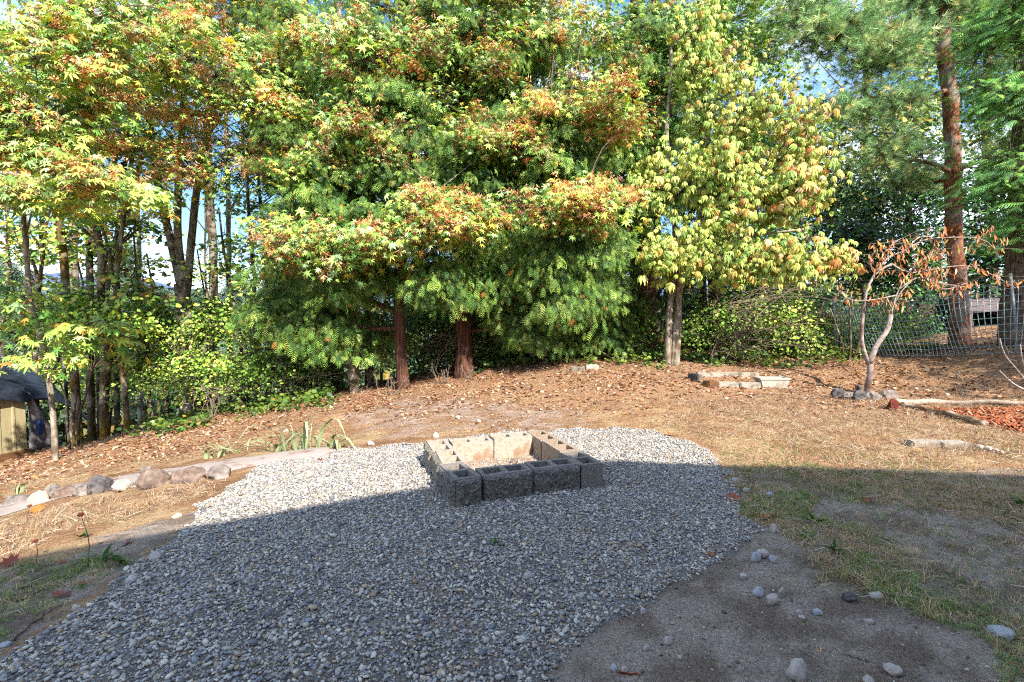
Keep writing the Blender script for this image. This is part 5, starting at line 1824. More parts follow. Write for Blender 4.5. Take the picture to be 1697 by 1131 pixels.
t = Tree('chestnut_tree', 'young chestnut with drooping yellow and orange leaves, pale twin stems', 'tree', 1112, 607, 10.3, 'bark_pale', None, 301)
t.stem([(1105, 606), (1107, 540), (1116, 450), (1122, 390), (1105, 240), (1118, 80)], 6, 0.4, flare=0.3)
t.stem([(1118, 608), (1122, 540), (1128, 450), (1138, 390), (1180, 280), (1220, 130)], 6.5, 0.35, part='stem', flare=0.3)
t.stem([(1112, 606), (1124, 500), (1140, 450), (1220, 400), (1330, 380)], 4, 0.35, part='stem')
chestnut(t, [E(1150, 300, 9.8, 75, 110, 0.9, 38), E(1235, 190, 9.6, 80, 85, 0.9, 44), E(1290, 310, 9.4, 75, 55, 0.8, 32), E(1320, 425, 9.1, 80, 28, 0.5, 26), E(1110, 410, 9.5, 65, 40, 0.6, 26), E(1170, 120, 9.9, 55, 60, 0.7, 26),
             E(1335, 240, 9.5, 45, 75, 0.6, 26), E(1230, 430, 9.3, 60, 35, 0.5, 20), E(1215, 310, 9.5, 70, 80, 0.7, 34), E(1150, 50, 10, 40, 40, 0.6, 10), E(1075, 310, 9.9, 30, 60, 0.5, 10), E(1390, 420, 9.1, 20, 25, 0.3, 6)], 20, 0.112, 160)

# ------------------------------------------------------------------ pine and firs on the right
PINE_COL = [C(150, 176, 120), C(120, 152, 96), C(176, 188, 132), C(98, 132, 84), C(196, 176, 110)]


def pine(t, es, per=28, size=0.14, rad=0.42, weights=(5, 5, 3, 4, 1.2)):
    rng = t.rng
    t.limbs_to(es, 0.03, max_r=0.06)
    ce = lobes(es, rng, 0.5)
    t.branch_to(ce, 0.013, 0.02)
    def fn(mb, rng):
        pos, R_, sz, c = spray(ZERO, rad, per, rng, size, droop=0.1, flat=0.5, bias=(0, -0.3, 0.9), tipdown=-0.25)
        sprig_twigs(mb, pos, rng, 0.8, 0.005)
        mb.inst(TUFT, pos, R_, sz, pick(rng, PINE_COL, weights, len(pos)) * LEAFK * 1.5)
    Clumps(fn, 'needle_i', 7, 93).put(t, ce, 1.0)
    t.wood()


t = Tree('pine_tree', 'tall orange barked pine in front of the wire fence', 'tree', 1590, 578, 11, 'bark_pine', None, 401)
t.stem([(1590, 578), (1586, 480), (1580, 330), (1573, 180), (1567, 60), (1562, -180)], 13, 0.62, flare=0.3, rough=0.2, sides=12)
tp = P(1572, 160, 11)
t.limb(P(1574, 150, 11), P(1420, 160, 10.4), 0.06, lift=-0.03)
t.limb(P(1570, 105, 11), P(1480, 60, 10.5), 0.06, lift=0.02)
t.limb(P(1572, 150, 11), P(1385, 185, 10.6), 0.045, lift=-0.04)
pine(t, [E(1400, 50, 10.5, 90, 40, 0.8, 44), E(1470, 90, 10.2, 70, 36, 0.7, 34), E(1560, 0, 10.9, 120, 36, 1.0, 50), E(1440, 175, 10.5, 80, 35, 0.7, 26), E(1660, 60, 10.8, 70, 55, 0.9, 30), E(1460, 255, 10.5, 80, 30, 0.7, 18), E(1340, 20, 10.8, 50, 30, 0.6, 20),
         E(1530, 300, 11.6, 60, 22, 0.4, 12), E(1670, 250, 10.3, 50, 45, 0.6, 18)])

FIR_COL = [C(112, 158, 74), C(84, 128, 62), C(146, 184, 92), C(64, 100, 54), C(170, 190, 112)]


def fir(t, es, per=55, size=0.19, rad=0.5, weights=(5, 5, 3, 4, 1)):
    rng = t.rng
    t.limbs_to(es, -0.03, max_r=0.05)
    ce = lobes(es, rng, 0.5)
    t.branch_to(ce, 0.012, -0.02)
    def fn(mb, rng):
        pos, R_, sz, c = spray(ZERO, rad, per, rng, size, droop=0.45, flat=0.3, bias=(0, -0.35, 0.85), tipdown=0.35, nj=0.4)
        sprig_twigs(mb, pos, rng, 0.4, 0.005)
        mb.inst(FIRSPRAY, pos, R_, sz, pick(rng, FIR_COL, weights, len(pos)) * LEAFK * 1.35)
    Clumps(fn, 'needle_i', 6, 94).put(t, ce, 1.0)
    t.wood()


GF = 'firs on the right'
t = Tree('fir_tree', 'broad trunked fir at the right picture edge beside the fence', 'tree', 1690, 566, 9.6, 'bark_fir', GF, 411)
t.stem([(1690, 566), (1694, 500), (1698, 400), (1704, 200), (1712, -180)], 23, 0.7, flare=0.35, rough=0.2, sides=14)
fir(t, [E(1690, 20, 9.2, 50, 60, 0.9, 22), E(1685, 150, 9.0, 40, 45, 0.7, 18), E(1670, 280, 9.1, 40, 36, 0.6, 14), E(1700, 360, 9.0, 30, 36, 0.5, 10), E(1760, 100, 9, 80, 160, 1.2, 20)])
t = Tree('fir_tree', 'fir standing outside the right edge that shades the far corner', 'tree', 2500, 640, 5.6, 'bark_fir', GF, 412)
t.o.location = (13.4, 3.9, float(H(13.4, 3.9)))
t.base = np.array(t.o.location)
t.o['_o'] = [float(a) for a in t.base]
path = curve([t.base - [0, 0, 0.2], t.base + [0.1, 0, 5], t.base + [0, 0.1, 12]], 30)
mb = MB()
mb.tube(path, np.linspace(0.28, 0.06, 30), 10, rough=0.15)
mb.build('trunk', M['bark_fir'], t.o)
t.paths.append((path, np.linspace(0.28, 0.06, 30)))
fir(t, [(t.base + np.array([-0.5, 0.0, 4.6]), np.array([1.9, 1.0, 0.6]), 40), (t.base + np.array([0, 0, 7.0]), np.array([1.6, 1.6, 1.4]), 30)], 40, 0.35, 0.7)

# ------------------------------------------------------------------ laurels and leafy trees behind the fence
LAUREL_COL = [C(46, 84, 44), C(66, 110, 52), C(34, 62, 38), C(92, 138, 62), C(190, 120, 60)]


def leafy(t, es, per, size, rad, cols, weights, shape, mat, r=0.010, bias=(0.1, -0.5, 0.7), droop=0.3, tipdown=0.5, flat=0.6, frac=0.25, limb=True, shell=0.5, nj=0.45, boost=1.0):
    rng = t.rng
    if limb:
        t.limbs_to(es, 0.08, max_r=0.03, zmin=0.1)
    ce = lobes(es, rng, shell)
    ce[:, 2] = np.maximum(ce[:, 2], H0(ce[:, 0], ce[:, 1]) + 0.12)
    t.branch_to(ce, r)
    key = (per, size, rad, tuple(weights), mat)
    if key not in _sets:
        def fn(mb, rng):
            pos, R_, sz, c = spray(ZERO, rad, per, rng, size, droop=droop, flat=flat, bias=bias, tipdown=tipdown, nj=nj, jit=0.3)
            sprig_twigs(mb, pos, rng, frac, 0.0035)
            mb.inst(shape, pos, R_, sz, pick(rng, cols, weights, len(pos)) * LEAFK * boost)
        _sets[key] = Clumps(fn, mat, 6, len(_sets) + 3)
    _sets[key].put(t, ce, 1.0)
    t.wood()


GX = 'dark laurels behind the fence'
for k, (lab, px, py, d, es) in enumerate([('dark glossy laurel behind the middle of the wire fence', 1500, 560, 13.6, [E(1480, 380, 13.2, 110, 70, 1.3, 60), E(1400, 410, 13.2, 60, 50, 1.0, 24), E(1500, 300, 13.4, 120, 40, 1.2, 34), E(1480, 460, 13.2, 90, 40, 1.0, 22), E(1460, 530, 13.4, 110, 36, 0.8, 26)]),
                                          ('dark glossy laurel behind the right end of the fence', 1640, 555, 13.8, [E(1630, 400, 13.4, 90, 60, 1.2, 44), E(1600, 320, 13.6, 70, 50, 1.0, 24), E(1690, 330, 13.6, 60, 60, 1.0, 20), E(1640, 460, 13.6, 80, 30, 0.8, 14), E(1590, 520, 13.9, 60, 36, 0.6, 14), E(1720, 520, 13.9, 60, 36, 0.6, 10)])]):
    t = Tree('laurel', lab, 'tree', px, py, d, 'bark_dark', GX, 420 + k)
    t.stem([(px, py), (px - 6, 480), (px + 5, 380), (px, 300)], 8, 0.5)
    t.stem([(px + 14, py), (px + 24, 470), (px + 45, 390)], 6, 0.5, part='stem')
    leafy(t, es, 70, 0.12, 0.5, LAUREL_COL, [5, 4, 4, 2, 0.12], OVAL, 'glossy_i')

GREY_COL = [C(130, 158, 84), C(98, 130, 66), C(160, 178, 104), C(74, 104, 54), C(206, 160, 86), C(188, 186, 110)]
GBK = 'trees of the wood behind'
for k, (lab, px, py, d, es, w) in enumerate([('hazy leafed tree in the right distance beneath the pine branches', 1440, 560, 17, [E(1420, 220, 16.6, 110, 80, 2.0, 26), E(1400, 320, 16.4, 100, 60, 1.8, 36), E(1500, 200, 17, 100, 90, 2.0, 26), E(1310, 190, 17, 50, 70, 1.4, 8)], (4, 4, 3, 3, 1.2, 3)),
                                             ('tall leafy tree showing between pine and right edge', 1640, 560, 18, [E(1640, 160, 17.5, 110, 130, 2.2, 60), E(1650, 20, 17.5, 120, 90, 2.0, 36), E(1560, 60, 18, 100, 100, 2.0, 40)], (4, 5, 2, 3, 0.6, 2)),
                                             ('leafy tree closing the gap behind the chestnut', 1250, 570, 16.5, [E(1240, 420, 16, 110, 60, 1.6, 34), E(1330, 330, 16.4, 90, 70, 1.6, 30), E(1270, 220, 16.6, 110, 110, 1.8, 40), E(1200, 520, 15.6, 90, 40, 1.3, 20)], (3, 5, 1, 4, 0.4, 1)),
                                             ('leafy tree deep in the wood behind the twin cedar', 1010, 580, 17, [E(1000, 200, 16.6, 140, 150, 2.0, 60), E(930, 500, 16, 110, 50, 1.6, 26), E(1080, 500, 15.5, 90, 50, 1.3, 20), E(1000, 380, 16.5, 110, 60, 1.6, 16)], (3, 5, 1, 6, 0.3, 1)),
                                             ('leafy tree deep in the wood behind the thick cedar', 760, 600, 18, [E(760, 300, 17.5, 160, 150, 2.2, 56), E(700, 520, 17, 120, 60, 1.8, 34), E(760, 80, 18, 220, 110, 2.2, 50)], (3, 5, 1, 6, 0.5, 1)),
                                             ('leafy tree deep in the wood behind the mid maple', 560, 620, 17, [E(560, 330, 16.6, 100, 130, 1.8, 30), E(560, 540, 16, 100, 60, 1.6, 30), E(560, 120, 17, 140, 120, 1.8, 40)], (4, 5, 2, 4, 0.8, 1)),
                                             ('orange tinged leafy tree beyond the left trunks', 120, 640, 19, [E(110, 130, 18, 170, 130, 2.2, 22), E(30, 200, 18, 90, 120, 2.0, 12)], (4, 3, 3, 2, 4, 2)),
                                             ('yellow green leafy tree beyond the forked maple', 350, 640, 20, [E(350, 130, 19, 170, 140, 2.4, 20), E(470, 200, 19, 90, 130, 2.0, 12)], (4, 4, 3, 2, 2.5, 3))]):
    t = Tree('leafy_tree', lab, 'tree', px, py, d, 'bark_dark', GBK, 440 + k)
    t.stem([(px, py), (px + 4, 450), (px - 5, 250), (px, -60)], 8, 0.5, flare=0.3)
    leafy(t, es, 100, 0.115, 0.75, GREY_COL, w, ROUND, 'leaf_i')
print('trees ready')

GT = 'sapling tangle between the trunks'
rngs = RS(881)
SAPL = [(46, 12.8, 'left', 'sapling at the far left, first one right of the shed roof'), (108, 12.6, 'x', 'thin sapling in the gap between the spotted and the mossy trunks'), (160, 13.2, 'x', 'thin sapling squeezed behind the dark straight trunk'),
        (246, 12.0, 'x', 'leafy sapling just right of the grey pole tree'), (275, 12.8, 'x', 'sapling close on the left side of the forked maple'), (352, 12.4, 'x', 'sapling close on the right side of the forked maple'),
        (402, 11.8, 'x', 'sapling halfway between the forked maple and the cedars'), (496, 12.2, 'x', 'sapling at the left edge of the cedar boughs'), (540, 12.6, 'x', 'dark sapling in deep shade left of the mid maple stem'),
        (632, 12.2, 'x', 'sapling in the shade close to the slender cedar\'s left'), (700, 12.0, 'x', 'sapling in the dark between slender and thick cedars'), (822, 12.2, 'x', 'sapling in the dark just right of the thick cedar'),
        (905, 12.6, 'x', 'sapling in the shade above the ivy right of the thick cedar'), (1035, 12.8, 'x', 'sapling beside the twin cedar\'s left stem')]
for k, (px, d, _, lab) in enumerate(SAPL):
    t = Tree('sapling', lab, 'tree', px, 620, d, 'bark_dark', GT, 900 + k)
    hp = float(rngs.uniform(260, 430))
    lean = float(rngs.normal(0, 22))
    t.stem([(px, 620), (px + lean * 0.3, 540), (px + lean, 470), (px + lean * 1.6, hp)], float(rngs.uniform(1.6, 3.4)), 0.4, sides=6, flare=0.2)
    path = t.paths[0][0]
    for q in range(6):
        i = int(len(path) * rngs.uniform(0.3, 0.95))
        dv = np.array([rngs.normal(0, 0.5), rngs.normal(0, 0.3), rngs.uniform(0.1, 0.6)])
        t.limb(path[i], path[i] + dv, 0.008, 0.003, lift=0.05, part='branch', n=7)
    leafy(t, [(path[int(len(path) * 0.6)], np.array([0.55, 0.4, 0.9]), 7)], 40, 0.075, 0.36, [C(150, 176, 76), C(112, 146, 60), C(180, 194, 100), C(84, 118, 50), C(206, 180, 84)], (4, 5, 2, 4, 0.8), MAPLE_FAR, 'leaf_i', 0.005, limb=False, frac=0.3)
print('tangle ready')
# ------------------------------------------------------------------ shrubs of the understory
BRIGHT = [C(160, 184, 76), C(122, 158, 62), C(186, 198, 104), C(92, 130, 52), C(214, 190, 84), C(70, 104, 46)]
GS = 'shrubs under the trees'
SHRUBS = [('bright vine maple shrub around the foot of the forked maple', 330, 690, 11.3, [E(330, 620, 11.2, 70, 50, 1.0, 30), E(320, 535, 11.8, 80, 50, 1.0, 22)], (5, 4, 3, 3, 0.6, 2), 0.10),
          ('wide leafy shrub between the forked maple and the cedars', 440, 678, 10.8, [E(440, 610, 10.8, 90, 60, 1.0, 36), E(430, 530, 11.6, 90, 45, 1.0, 22)], (3, 5, 1.5, 5, 0.4, 4), 0.09),
          ('leafy shrub in front of the left slim trunks', 260, 690, 12, [E(255, 610, 12, 60, 60, 1.0, 24), E(240, 520, 12.2, 90, 50, 1.0, 22)], (5, 4, 3, 3, 0.8, 2), 0.10),
          ('high bushy growth beneath the sky gap', 400, 640, 13, [E(380, 520, 13, 110, 28, 1.1, 34), E(480, 520, 13, 60, 45, 1.0, 22)], (3, 5, 2, 4, 0.5, 3), 0.10),
          ('yellow green shrub lit from the clearing behind the mossy trunks', 170, 690, 14, [E(160, 620, 14, 90, 55, 1.2, 40), E(90, 600, 14.5, 60, 50, 1.0, 16)], (5, 3, 5, 1, 1.2, 1), 0.11),
          ('leafy growth crossing the mossy trunks at head height', 120, 700, 10.2, [E(110, 500, 10.6, 80, 30, 0.8, 16), E(180, 530, 10.6, 60, 35, 0.8, 14), E(60, 540, 10.4, 40, 40, 0.6, 8)], (5, 4, 3, 3, 0.8, 2), 0.12),
          ('shrub at the left foot of the slender cedar', 520, 660, 11.2, [E(520, 600, 11.4, 55, 55, 0.9, 34), E(560, 540, 12, 50, 40, 0.8, 14)], (2, 5, 1, 5, 0.3, 4), 0.09),
          ('dark shrub between the slender and thick cedars', 710, 640, 12.2, [E(715, 570, 12.4, 60, 55, 1.0, 34)], (1, 4, 0.5, 6, 0.3, 6), 0.09),
          ('dark shrub right of the thick cedar', 860, 612, 12.2, [E(860, 560, 12.4, 90, 45, 1.0, 46), E(940, 560, 12, 60, 35, 0.9, 24)], (1.5, 5, 0.7, 6, 0.3, 5), 0.09),
          ('leafy shrub at the foot of the twin cedar', 1030, 590, 12.2, [E(1020, 555, 12, 60, 35, 0.9, 30), E(1040, 520, 12.6, 50, 35, 0.9, 14)], (3, 5, 1, 4, 1.2, 3), 0.09),
          ('leafy shrub behind the dry brush', 1210, 590, 12.2, [E(1210, 540, 12.4, 90, 50, 1.0, 46), E(1290, 500, 12.6, 70, 45, 1.0, 30)], (2.5, 5, 1, 4, 0.3, 3), 0.10),
          ('sunny green shrub left of the fence\'s first post', 1330, 590, 11.2, [E(1305, 550, 11.6, 45, 45, 0.7, 28), E(1350, 530, 12.2, 34, 40, 0.5, 14)], (5, 4, 3, 2, 0.3, 2), 0.085),
          ('pale leafed shrub showing through the wire fence', 1470, 585, 12.0, [E(1450, 540, 12, 60, 40, 0.8, 32), E(1420, 560, 11.9, 30, 25, 0.6, 12)], (4, 4, 4, 3, 0.3, 1), 0.085),
          ('low reddish green bramble beside the little tree', 1405, 600, 10.6, [E(1395, 585, 11.2, 26, 16, 0.4, 8)], (3, 4, 1, 3, 1.2, 3), 0.08)]
for k, (lab, px, py, d, es, w, ls) in enumerate(SHRUBS):
    t = Tree('shrub', lab, 'shrub', px, py, d, 'bark_dark', GS, 500 + k)
    for dx in (-12, 3, 16):
        t.stem([(px + dx * 0.4, py), (px + dx, (py + es[0][0][2] * 0 + py - 60) / 2), (px + dx * 2.2, py - 90)], 2.2, 0.5, part='stem', sides=6)
    leafy(t, es, 90, round(ls * 0.6, 3), 0.42, BRIGHT, w, ROUND, 'leaf_i', 0.008, limb=False, frac=0.2, boost=1.2, bias=(0.2, -0.6, 0.65), nj=0.6)

# dry brush: a dead shrub of arching grey twigs
GD = 'dead brush'
for k, (lab, px, py, d, sp, n) in enumerate([('tangle of dead twigs between the slender and thick cedars', 715, 640, 11.2, 0.9, 26), ('dead twigs low in the shade right of the thick cedar', 880, 612, 11.4, 0.9, 26), ('dead branch tangle left of the slender cedar', 610, 650, 11, 0.9, 24), ('bare twiggy brush at the foot of the forked maple', 350, 690, 10.6, 0.8, 24), ('bare grey brush under the leafy bushes near the cedars', 470, 672, 10.4, 0.8, 24), ('grey dead shrub with a fan of arching twigs', 1225, 600, 10.9, 1.5, 60), ('smaller dead shrub of pale forked twigs left of the fan', 1175, 605, 10.8, 0.7, 26)]):
    t = Tree('dead_shrub', lab, 'shrub', px, py, d, 'twig', GD, 540 + k)
    rng = t.rng
    for q in range(5):
        a = rng.uniform(-1, 1)
        path = curve([t.base - [0, 0, 0.1], t.base + [a * 0.25 * sp + 0.1, rng.uniform(-0.2, 0.1), 0.7 * sp], t.base + [a * 0.9 * sp + 0.3 * sp, rng.uniform(-0.4, 0.1), (1.35 - 0.4 * abs(a)) * sp * 0.85]], 12, 0.04, q)
        mb = MB()
        mb.tube(path, np.linspace(0.016, 0.006, 12), 6, rough=0.1)
        mb.build('stem', M['dead_twig'], t.o)
        t.paths.append((path, None))
    allp = np.concatenate([p for p, _ in t.paths])
    for q in range(n * 2):
        a = allp[rng.randint(4, len(allp))]
        a = a if a[2] > t.base[2] + 0.2 else allp[-1]
        L = rng.uniform(0.25, 0.75) * sp
        dv = np.array([rng.normal(0.35, 0.7), rng.normal(-0.2, 0.4), rng.normal(0.15, 0.35)]) * L
        b = a + dv
        c = b + dv * 0.6 + [0, 0, -0.3 * L]
        t.twig.tube(curve([a, b, c], 8, 0.02, q), np.linspace(0.006, 0.002, 8), 4, cap=False)
    t.wood('dead_twig')

# ------------------------------------------------------------------ little fruit tree with rusty leaves
t = Tree('fruit_tree', 'small forked fruit tree with hanging rusty leaves in the stone ring', 'tree', 1437, 660, 8.45, 'bark_cherry', None, 551)
t.stem([(1437, 660), (1439, 630), (1440, 598)], 5.2, 0.9, rough=0.2, flare=0.25, part='trunk')
t.stem([(1439, 604), (1429, 570), (1430, 520), (1437, 478), (1452, 452), (1478, 438)], 3.4, 0.5, part='stem', ground=False, wob=0.01)
t.stem([(1441, 602), (1452, 575), (1470, 545), (1476, 522)], 5.0, 0.7, part='stem', ground=False, wob=0.01)
BR = [[(1474, 532), (1486, 490), (1500, 460), (1522, 435), (1548, 420)], [(1470, 545), (1480, 510), (1505, 470), (1540, 452)], [(1452, 452), (1470, 430), (1500, 415), (1520, 395), (1545, 392)],
      [(1478, 438), (1500, 452), (1545, 448), (1600, 442), (1640, 455), (1682, 478)], [(1500, 415), (1530, 400), (1580, 395), (1625, 398), (1645, 410), (1652, 428)], [(1486, 490), (1450, 498), (1405, 496), (1395, 488), (1382, 477)],
      [(1505, 440), (1530, 460), (1560, 480), (1600, 470)], [(1470, 430), (1478, 405), (1492, 396)], [(1540, 430), (1550, 412), (1556, 426)], [(1490, 480), (1520, 462), (1555, 470), (1610, 478)], [(1452, 455), (1440, 430), (1446, 420)]]
for k, q in enumerate(BR):
    t.stem([(a, b, 8.45 + 0.12 * math.sin(k * 2.3) * (i / len(q))) for i, (a, b) in enumerate(q)], 1.45, 0.35, part='branch', ground=False, sides=6, wob=0.02)
rng = t.rng
for k in range(70):
    path = t.paths[3 + k % len(BR)][0]
    a = path[rng.randint(2, len(path))]
    dv = np.array([rng.normal(0.05, 0.16), rng.normal(0, 0.1), rng.normal(0.02, 0.1)])
    t.twig.tube(curve([a, a + dv, a + dv * 1.8 + [0, 0, -0.04]], 6), np.linspace(0.004, 0.0015, 6), 4, cap=False)
    t.paths.append((curve([a, a + dv, a + dv * 1.8 + [0, 0, -0.04]], 6), None))
t.wood('dead_twig')
pl, tl = [], []
for k, (path, r) in enumerate(t.paths[3:]):
    for i in np.arange(int(len(path) * 0.3), len(path)):
        for q in range(rng.randint(1, 4)):
            if vnoise(path[i][0] * 4, path[i][2] * 4, k, 3) > 0.5:
                pl.append(path[i] + rng.normal(0, 0.035, 3))
pl = np.array(pl)
n = len(pl)
t.leaves(LANCE, pl, rots(np.c_[rng.normal(0, 0.35, n), rng.normal(-0.1, 0.35, n), -np.ones(n)], np.c_[rng.normal(0, 0.5, n), -np.ones(n), rng.normal(0, 0.4, n)]), rng.uniform(0.08, 0.15, n),
         pick(rng, [C(222, 144, 96), C(200, 112, 72), C(234, 182, 136), C(160, 88, 62), C(196, 188, 104), C(228, 164, 90)], [5, 3, 4, 2, 2, 1.5], n) * 0.75, 'dry', singles=120, leafname='leaf', single_mat='dry_single')
# bare branched shrub on the right edge
t = Tree('bare_shrub', 'leafless pale twigged shrub cut by the right picture edge', 'shrub', 1730, 690, 7.4, 'bark_cherry', None, 552)
for q in ([(1730, 690), (1706, 640), (1686, 612), (1664, 585), (1656, 562)], [(1730, 690), (1712, 655), (1680, 636), (1655, 615)], [(1730, 690), (1715, 640), (1696, 600), (1690, 572)], [(1730, 690), (1740, 600), (1735, 540)], [(1712, 655), (1700, 625), (1704, 600)]):
    t.stem([(a, b, 7.4) for a, b in q], 2.6, 0.4, part='branch', ground=False, sides=6, wob=0.01)
for k in range(30):
    path = t.paths[k % 5][0]
    a = path[rng.randint(3, len(path))]
    t.twig.tube([a, a + rng.normal(0, 0.05, 3) + [0, 0, 0.05], a + rng.normal(0, 0.09, 3) + [0, 0, 0.1]], [0.004, 0.003, 0.0015], 4)
t.wood('dead_twig')

# ------------------------------------------------------------------ irises
IRIS = grain_mat('iris', C(160, 184, 124), C(214, 226, 172), 6, 0.5, 0.05, 0.002, spec=0.35, stretch=(8, 8, 1))


def iris(label, px, py, n, hmin, hmax, seed, spread=0.16, fall=0.5, group='iris clumps beside the path'):
    g = G(px, py)
    o = thing('iris', label, 'plant', g, group)
    rng = RS(seed)
    for k in range(n):
        a = rng.uniform(0, 2 * PI)
        b = g + np.array([rng.normal(0, spread), rng.normal(0, spread * 0.5), 0])
        b[2] = float(H(b[0], b[1])) - 0.02
        h, out = rng.uniform(hmin, hmax), rng.uniform(0.1, fall)
        dv = np.array([math.cos(a), math.sin(a) * 0.6, 0])
        path = curve([b, b + dv * out * 0.25 * h / 0.4 + [0, 0, 0.55 * h], b + dv * out + [0, 0, h * (1.0 - 0.7 * out)]] + ([b + dv * out * 1.45 + [0, 0, h * (0.75 - 1.0 * out)]] if out > 0.28 else []), 9)
        w = 0.016 * np.array([0.9, 1.1, 1.1, 1.0, 0.95, 0.85, 0.7, 0.45, 0.06]) * rng.uniform(0.8, 1.3)
        sd = np.array([-dv[1], dv[0], 0]) / np.linalg.norm(dv) * 0.8 + np.array([0.5, 0, 0])
        mb = MB()
        v = np.concatenate([path - sd * w[:, None], path + np.array([0, 0, 0.003]), path + sd * w[:, None]])
        i = np.arange(8)
        f = np.concatenate([np.stack([i, i + 1, i + 10], -1), np.stack([i, i + 10, i + 9], -1), np.stack([i + 9, i + 10, i + 19], -1), np.stack([i + 9, i + 19, i + 18], -1)])
        mb.add(v, f)
        mb.build('blade', IRIS, o)
    return o


iris('tall iris clump with bent sword leaves behind the gravel', 500, 748, 19, 0.25, 0.55, 601, 0.14, 0.55)
iris('low iris tuft just left of the tall clump', 452, 748, 8, 0.12, 0.22, 602, 0.06, 0.25)
iris('flattened pale iris clump above the boulders', 365, 756, 15, 0.08, 0.2, 603, 0.11, 0.36)
iris('few iris blades at the far left of the path', 30, 818, 5, 0.12, 0.24, 604, 0.1, 0.25)
iris('dry curling iris blades right of the tall clump', 556, 744, 7, 0.12, 0.2, 605, 0.1, 0.4)

# ------------------------------------------------------------------ ferns, weeds and seedlings
for k, (lab, px, py, n, L) in enumerate([('yellowing fern at the pine\'s left foot', 1545, 580, 12, 0.5), ('green fern under the middle of the fence', 1502, 584, 12, 0.45), ('fern at the fence\'s left end', 1440, 590, 9, 0.4), ('fern in the shade left of the twin cedar', 1005, 590, 9, 0.4)]):
    g = G(px, py)
    o = thing('fern', lab, 'fern', g, 'ferns')
    rng = RS(620 + k)
    for q in range(n):
        a = rng.uniform(0, 2 * PI)
        mb = MB()
        mb.inst(FERN, g[None] + [[0, 0, 0.02]], rots(np.array([[math.cos(a), math.sin(a), rng.uniform(0.5, 1.1)]]), np.array([[0, 0, 1.0]])), np.array([L * rng.uniform(0.7, 1.2)]), pick(rng, [C(170, 180, 80), C(120, 150, 64), C(206, 180, 90)], [3, 3, 2], 1))
        mb.build('frond', M['grass'], o)
WEEDS = [(505, 612 + 80, 'x')]
for k, (lab, px, py, h) in enumerate([('dead flower stalk standing at the shadow edge on the left', 146, 940, 0.30), ('short dry stalk with a dark head left of the tall one', 60, 930, 0.12), ('curled dry stalk in the straw on the far left', 44, 873, 0.16)]):
    g = G(px, py)
    o = thing('dry_stalk', lab, 'plant', g, 'dry stalks')
    mb = MB()
    tp_ = g + np.array([-0.03 + 0.03 * k, 0, h])
    mb.tube(curve([g, g + [0.01, 0, h * 0.5], tp_], 8), np.linspace(0.003, 0.0015, 8), 5)
    mb.build('stalk', M['twig'], o)
    mb = MB()
    mb.add(rock_shape(640 + k, (0.016, 0.016, 0.011), ICO2, 0.8) + tp_, ICO2[1])
    mb.build('seed_head', M['stump'], o, flat=True)
DRYW = [C(196, 160, 110), C(176, 130, 86), C(220, 190, 140)]
for k, (lab, px, py, h, n) in enumerate([('pale dead weed stalks at the slender cedar\'s foot', 655, 655, 0.3, 6), ('tuft of dry branching weeds left of the thick cedar', 735, 636, 0.3, 10), ('dry weeds right of the thick cedar', 775, 630, 0.22, 7), ('upright dead stalk left of the slender cedar', 638, 658, 0.35, 3),
                                         ('dry weed stalks on the shaded slope at right', 1600, 650, 0.25, 6), ('dry stalks right of the shaded slope weeds', 1630, 648, 0.2, 5), ('pale stalks before the planting bed', 1130, 618, 0.18, 5)]):
    g = G(px, py)
    o = thing('dry_weed', lab, 'plant', g, 'dry weeds')
    rng = RS(650 + k)
    for q in range(n):
        b = g + np.array([rng.normal(0, 0.07), rng.normal(0, 0.04), 0])
        tp_ = b + np.array([rng.normal(0, 0.12), rng.normal(0, 0.06), h * rng.uniform(0.6, 1.2)])
        mb = MB()
        mb.tube(curve([b, (b + tp_) / 2 + rng.normal(0, 0.02, 3), tp_], 7), np.linspace(0.006, 0.003, 7), 5)
        for j in range(3):
            e = tp_ + rng.normal(0, 0.04, 3) + [0, 0, 0.02]
            mb.tube([(b + tp_ * 2) / 3, tp_ * 0.6 + e * 0.4, e], [0.003, 0.003, 0.005], 4)
        mb.build('stalk', M['dead_twig'], o)
GW = [C(110, 160, 66), C(90, 138, 60), C(140, 184, 84)]
for k, (lab, px, py, s, shp) in enumerate([('bright seedling on the sunny strip at left', 134, 893, 0.05, OVAL), ('broad leafed weed in shade left of the gravel', 203, 935, 0.055, OVAL), ('blue green weed left of the broad leafed one', 172, 930, 0.05, LANCE), ('dandelion like rosette in the shaded grass', 1352, 868, 0.06, LANCE),
                                           ('small rosette right of the dandelion', 1336, 896, 0.05, LANCE), ('leafy weed below the rosette in the grass', 1382, 915, 0.05, LANCE), ('lone green sprout in the shaded gravel', 824, 903, 0.03, LANCE), ('green tuft weed at the far right in shade', 1692, 838, 0.05, LANCE)]):
    g = G(px, py)
    o = thing('weed', lab, 'plant', g, 'green weeds')
    rng = RS(670 + k)
    for q in range(9):
        a = rng.uniform(0, 2 * PI)
        mb = MB()
        mb.inst(shp, g[None] + [[rng.normal(0, 0.01), rng.normal(0, 0.01), 0.01]], rots(np.array([[math.cos(a), math.sin(a), rng.uniform(0.2, 1.2)]]), np.array([[0, -0.2, 1.0]])), np.array([s * rng.uniform(0.7, 1.5)]) * (1.3 if shp is LANCE else 1), pick(rng, GW, [1, 1, 1], 1) * 0.8)
        mb.build('leaf', M['grass'], o)


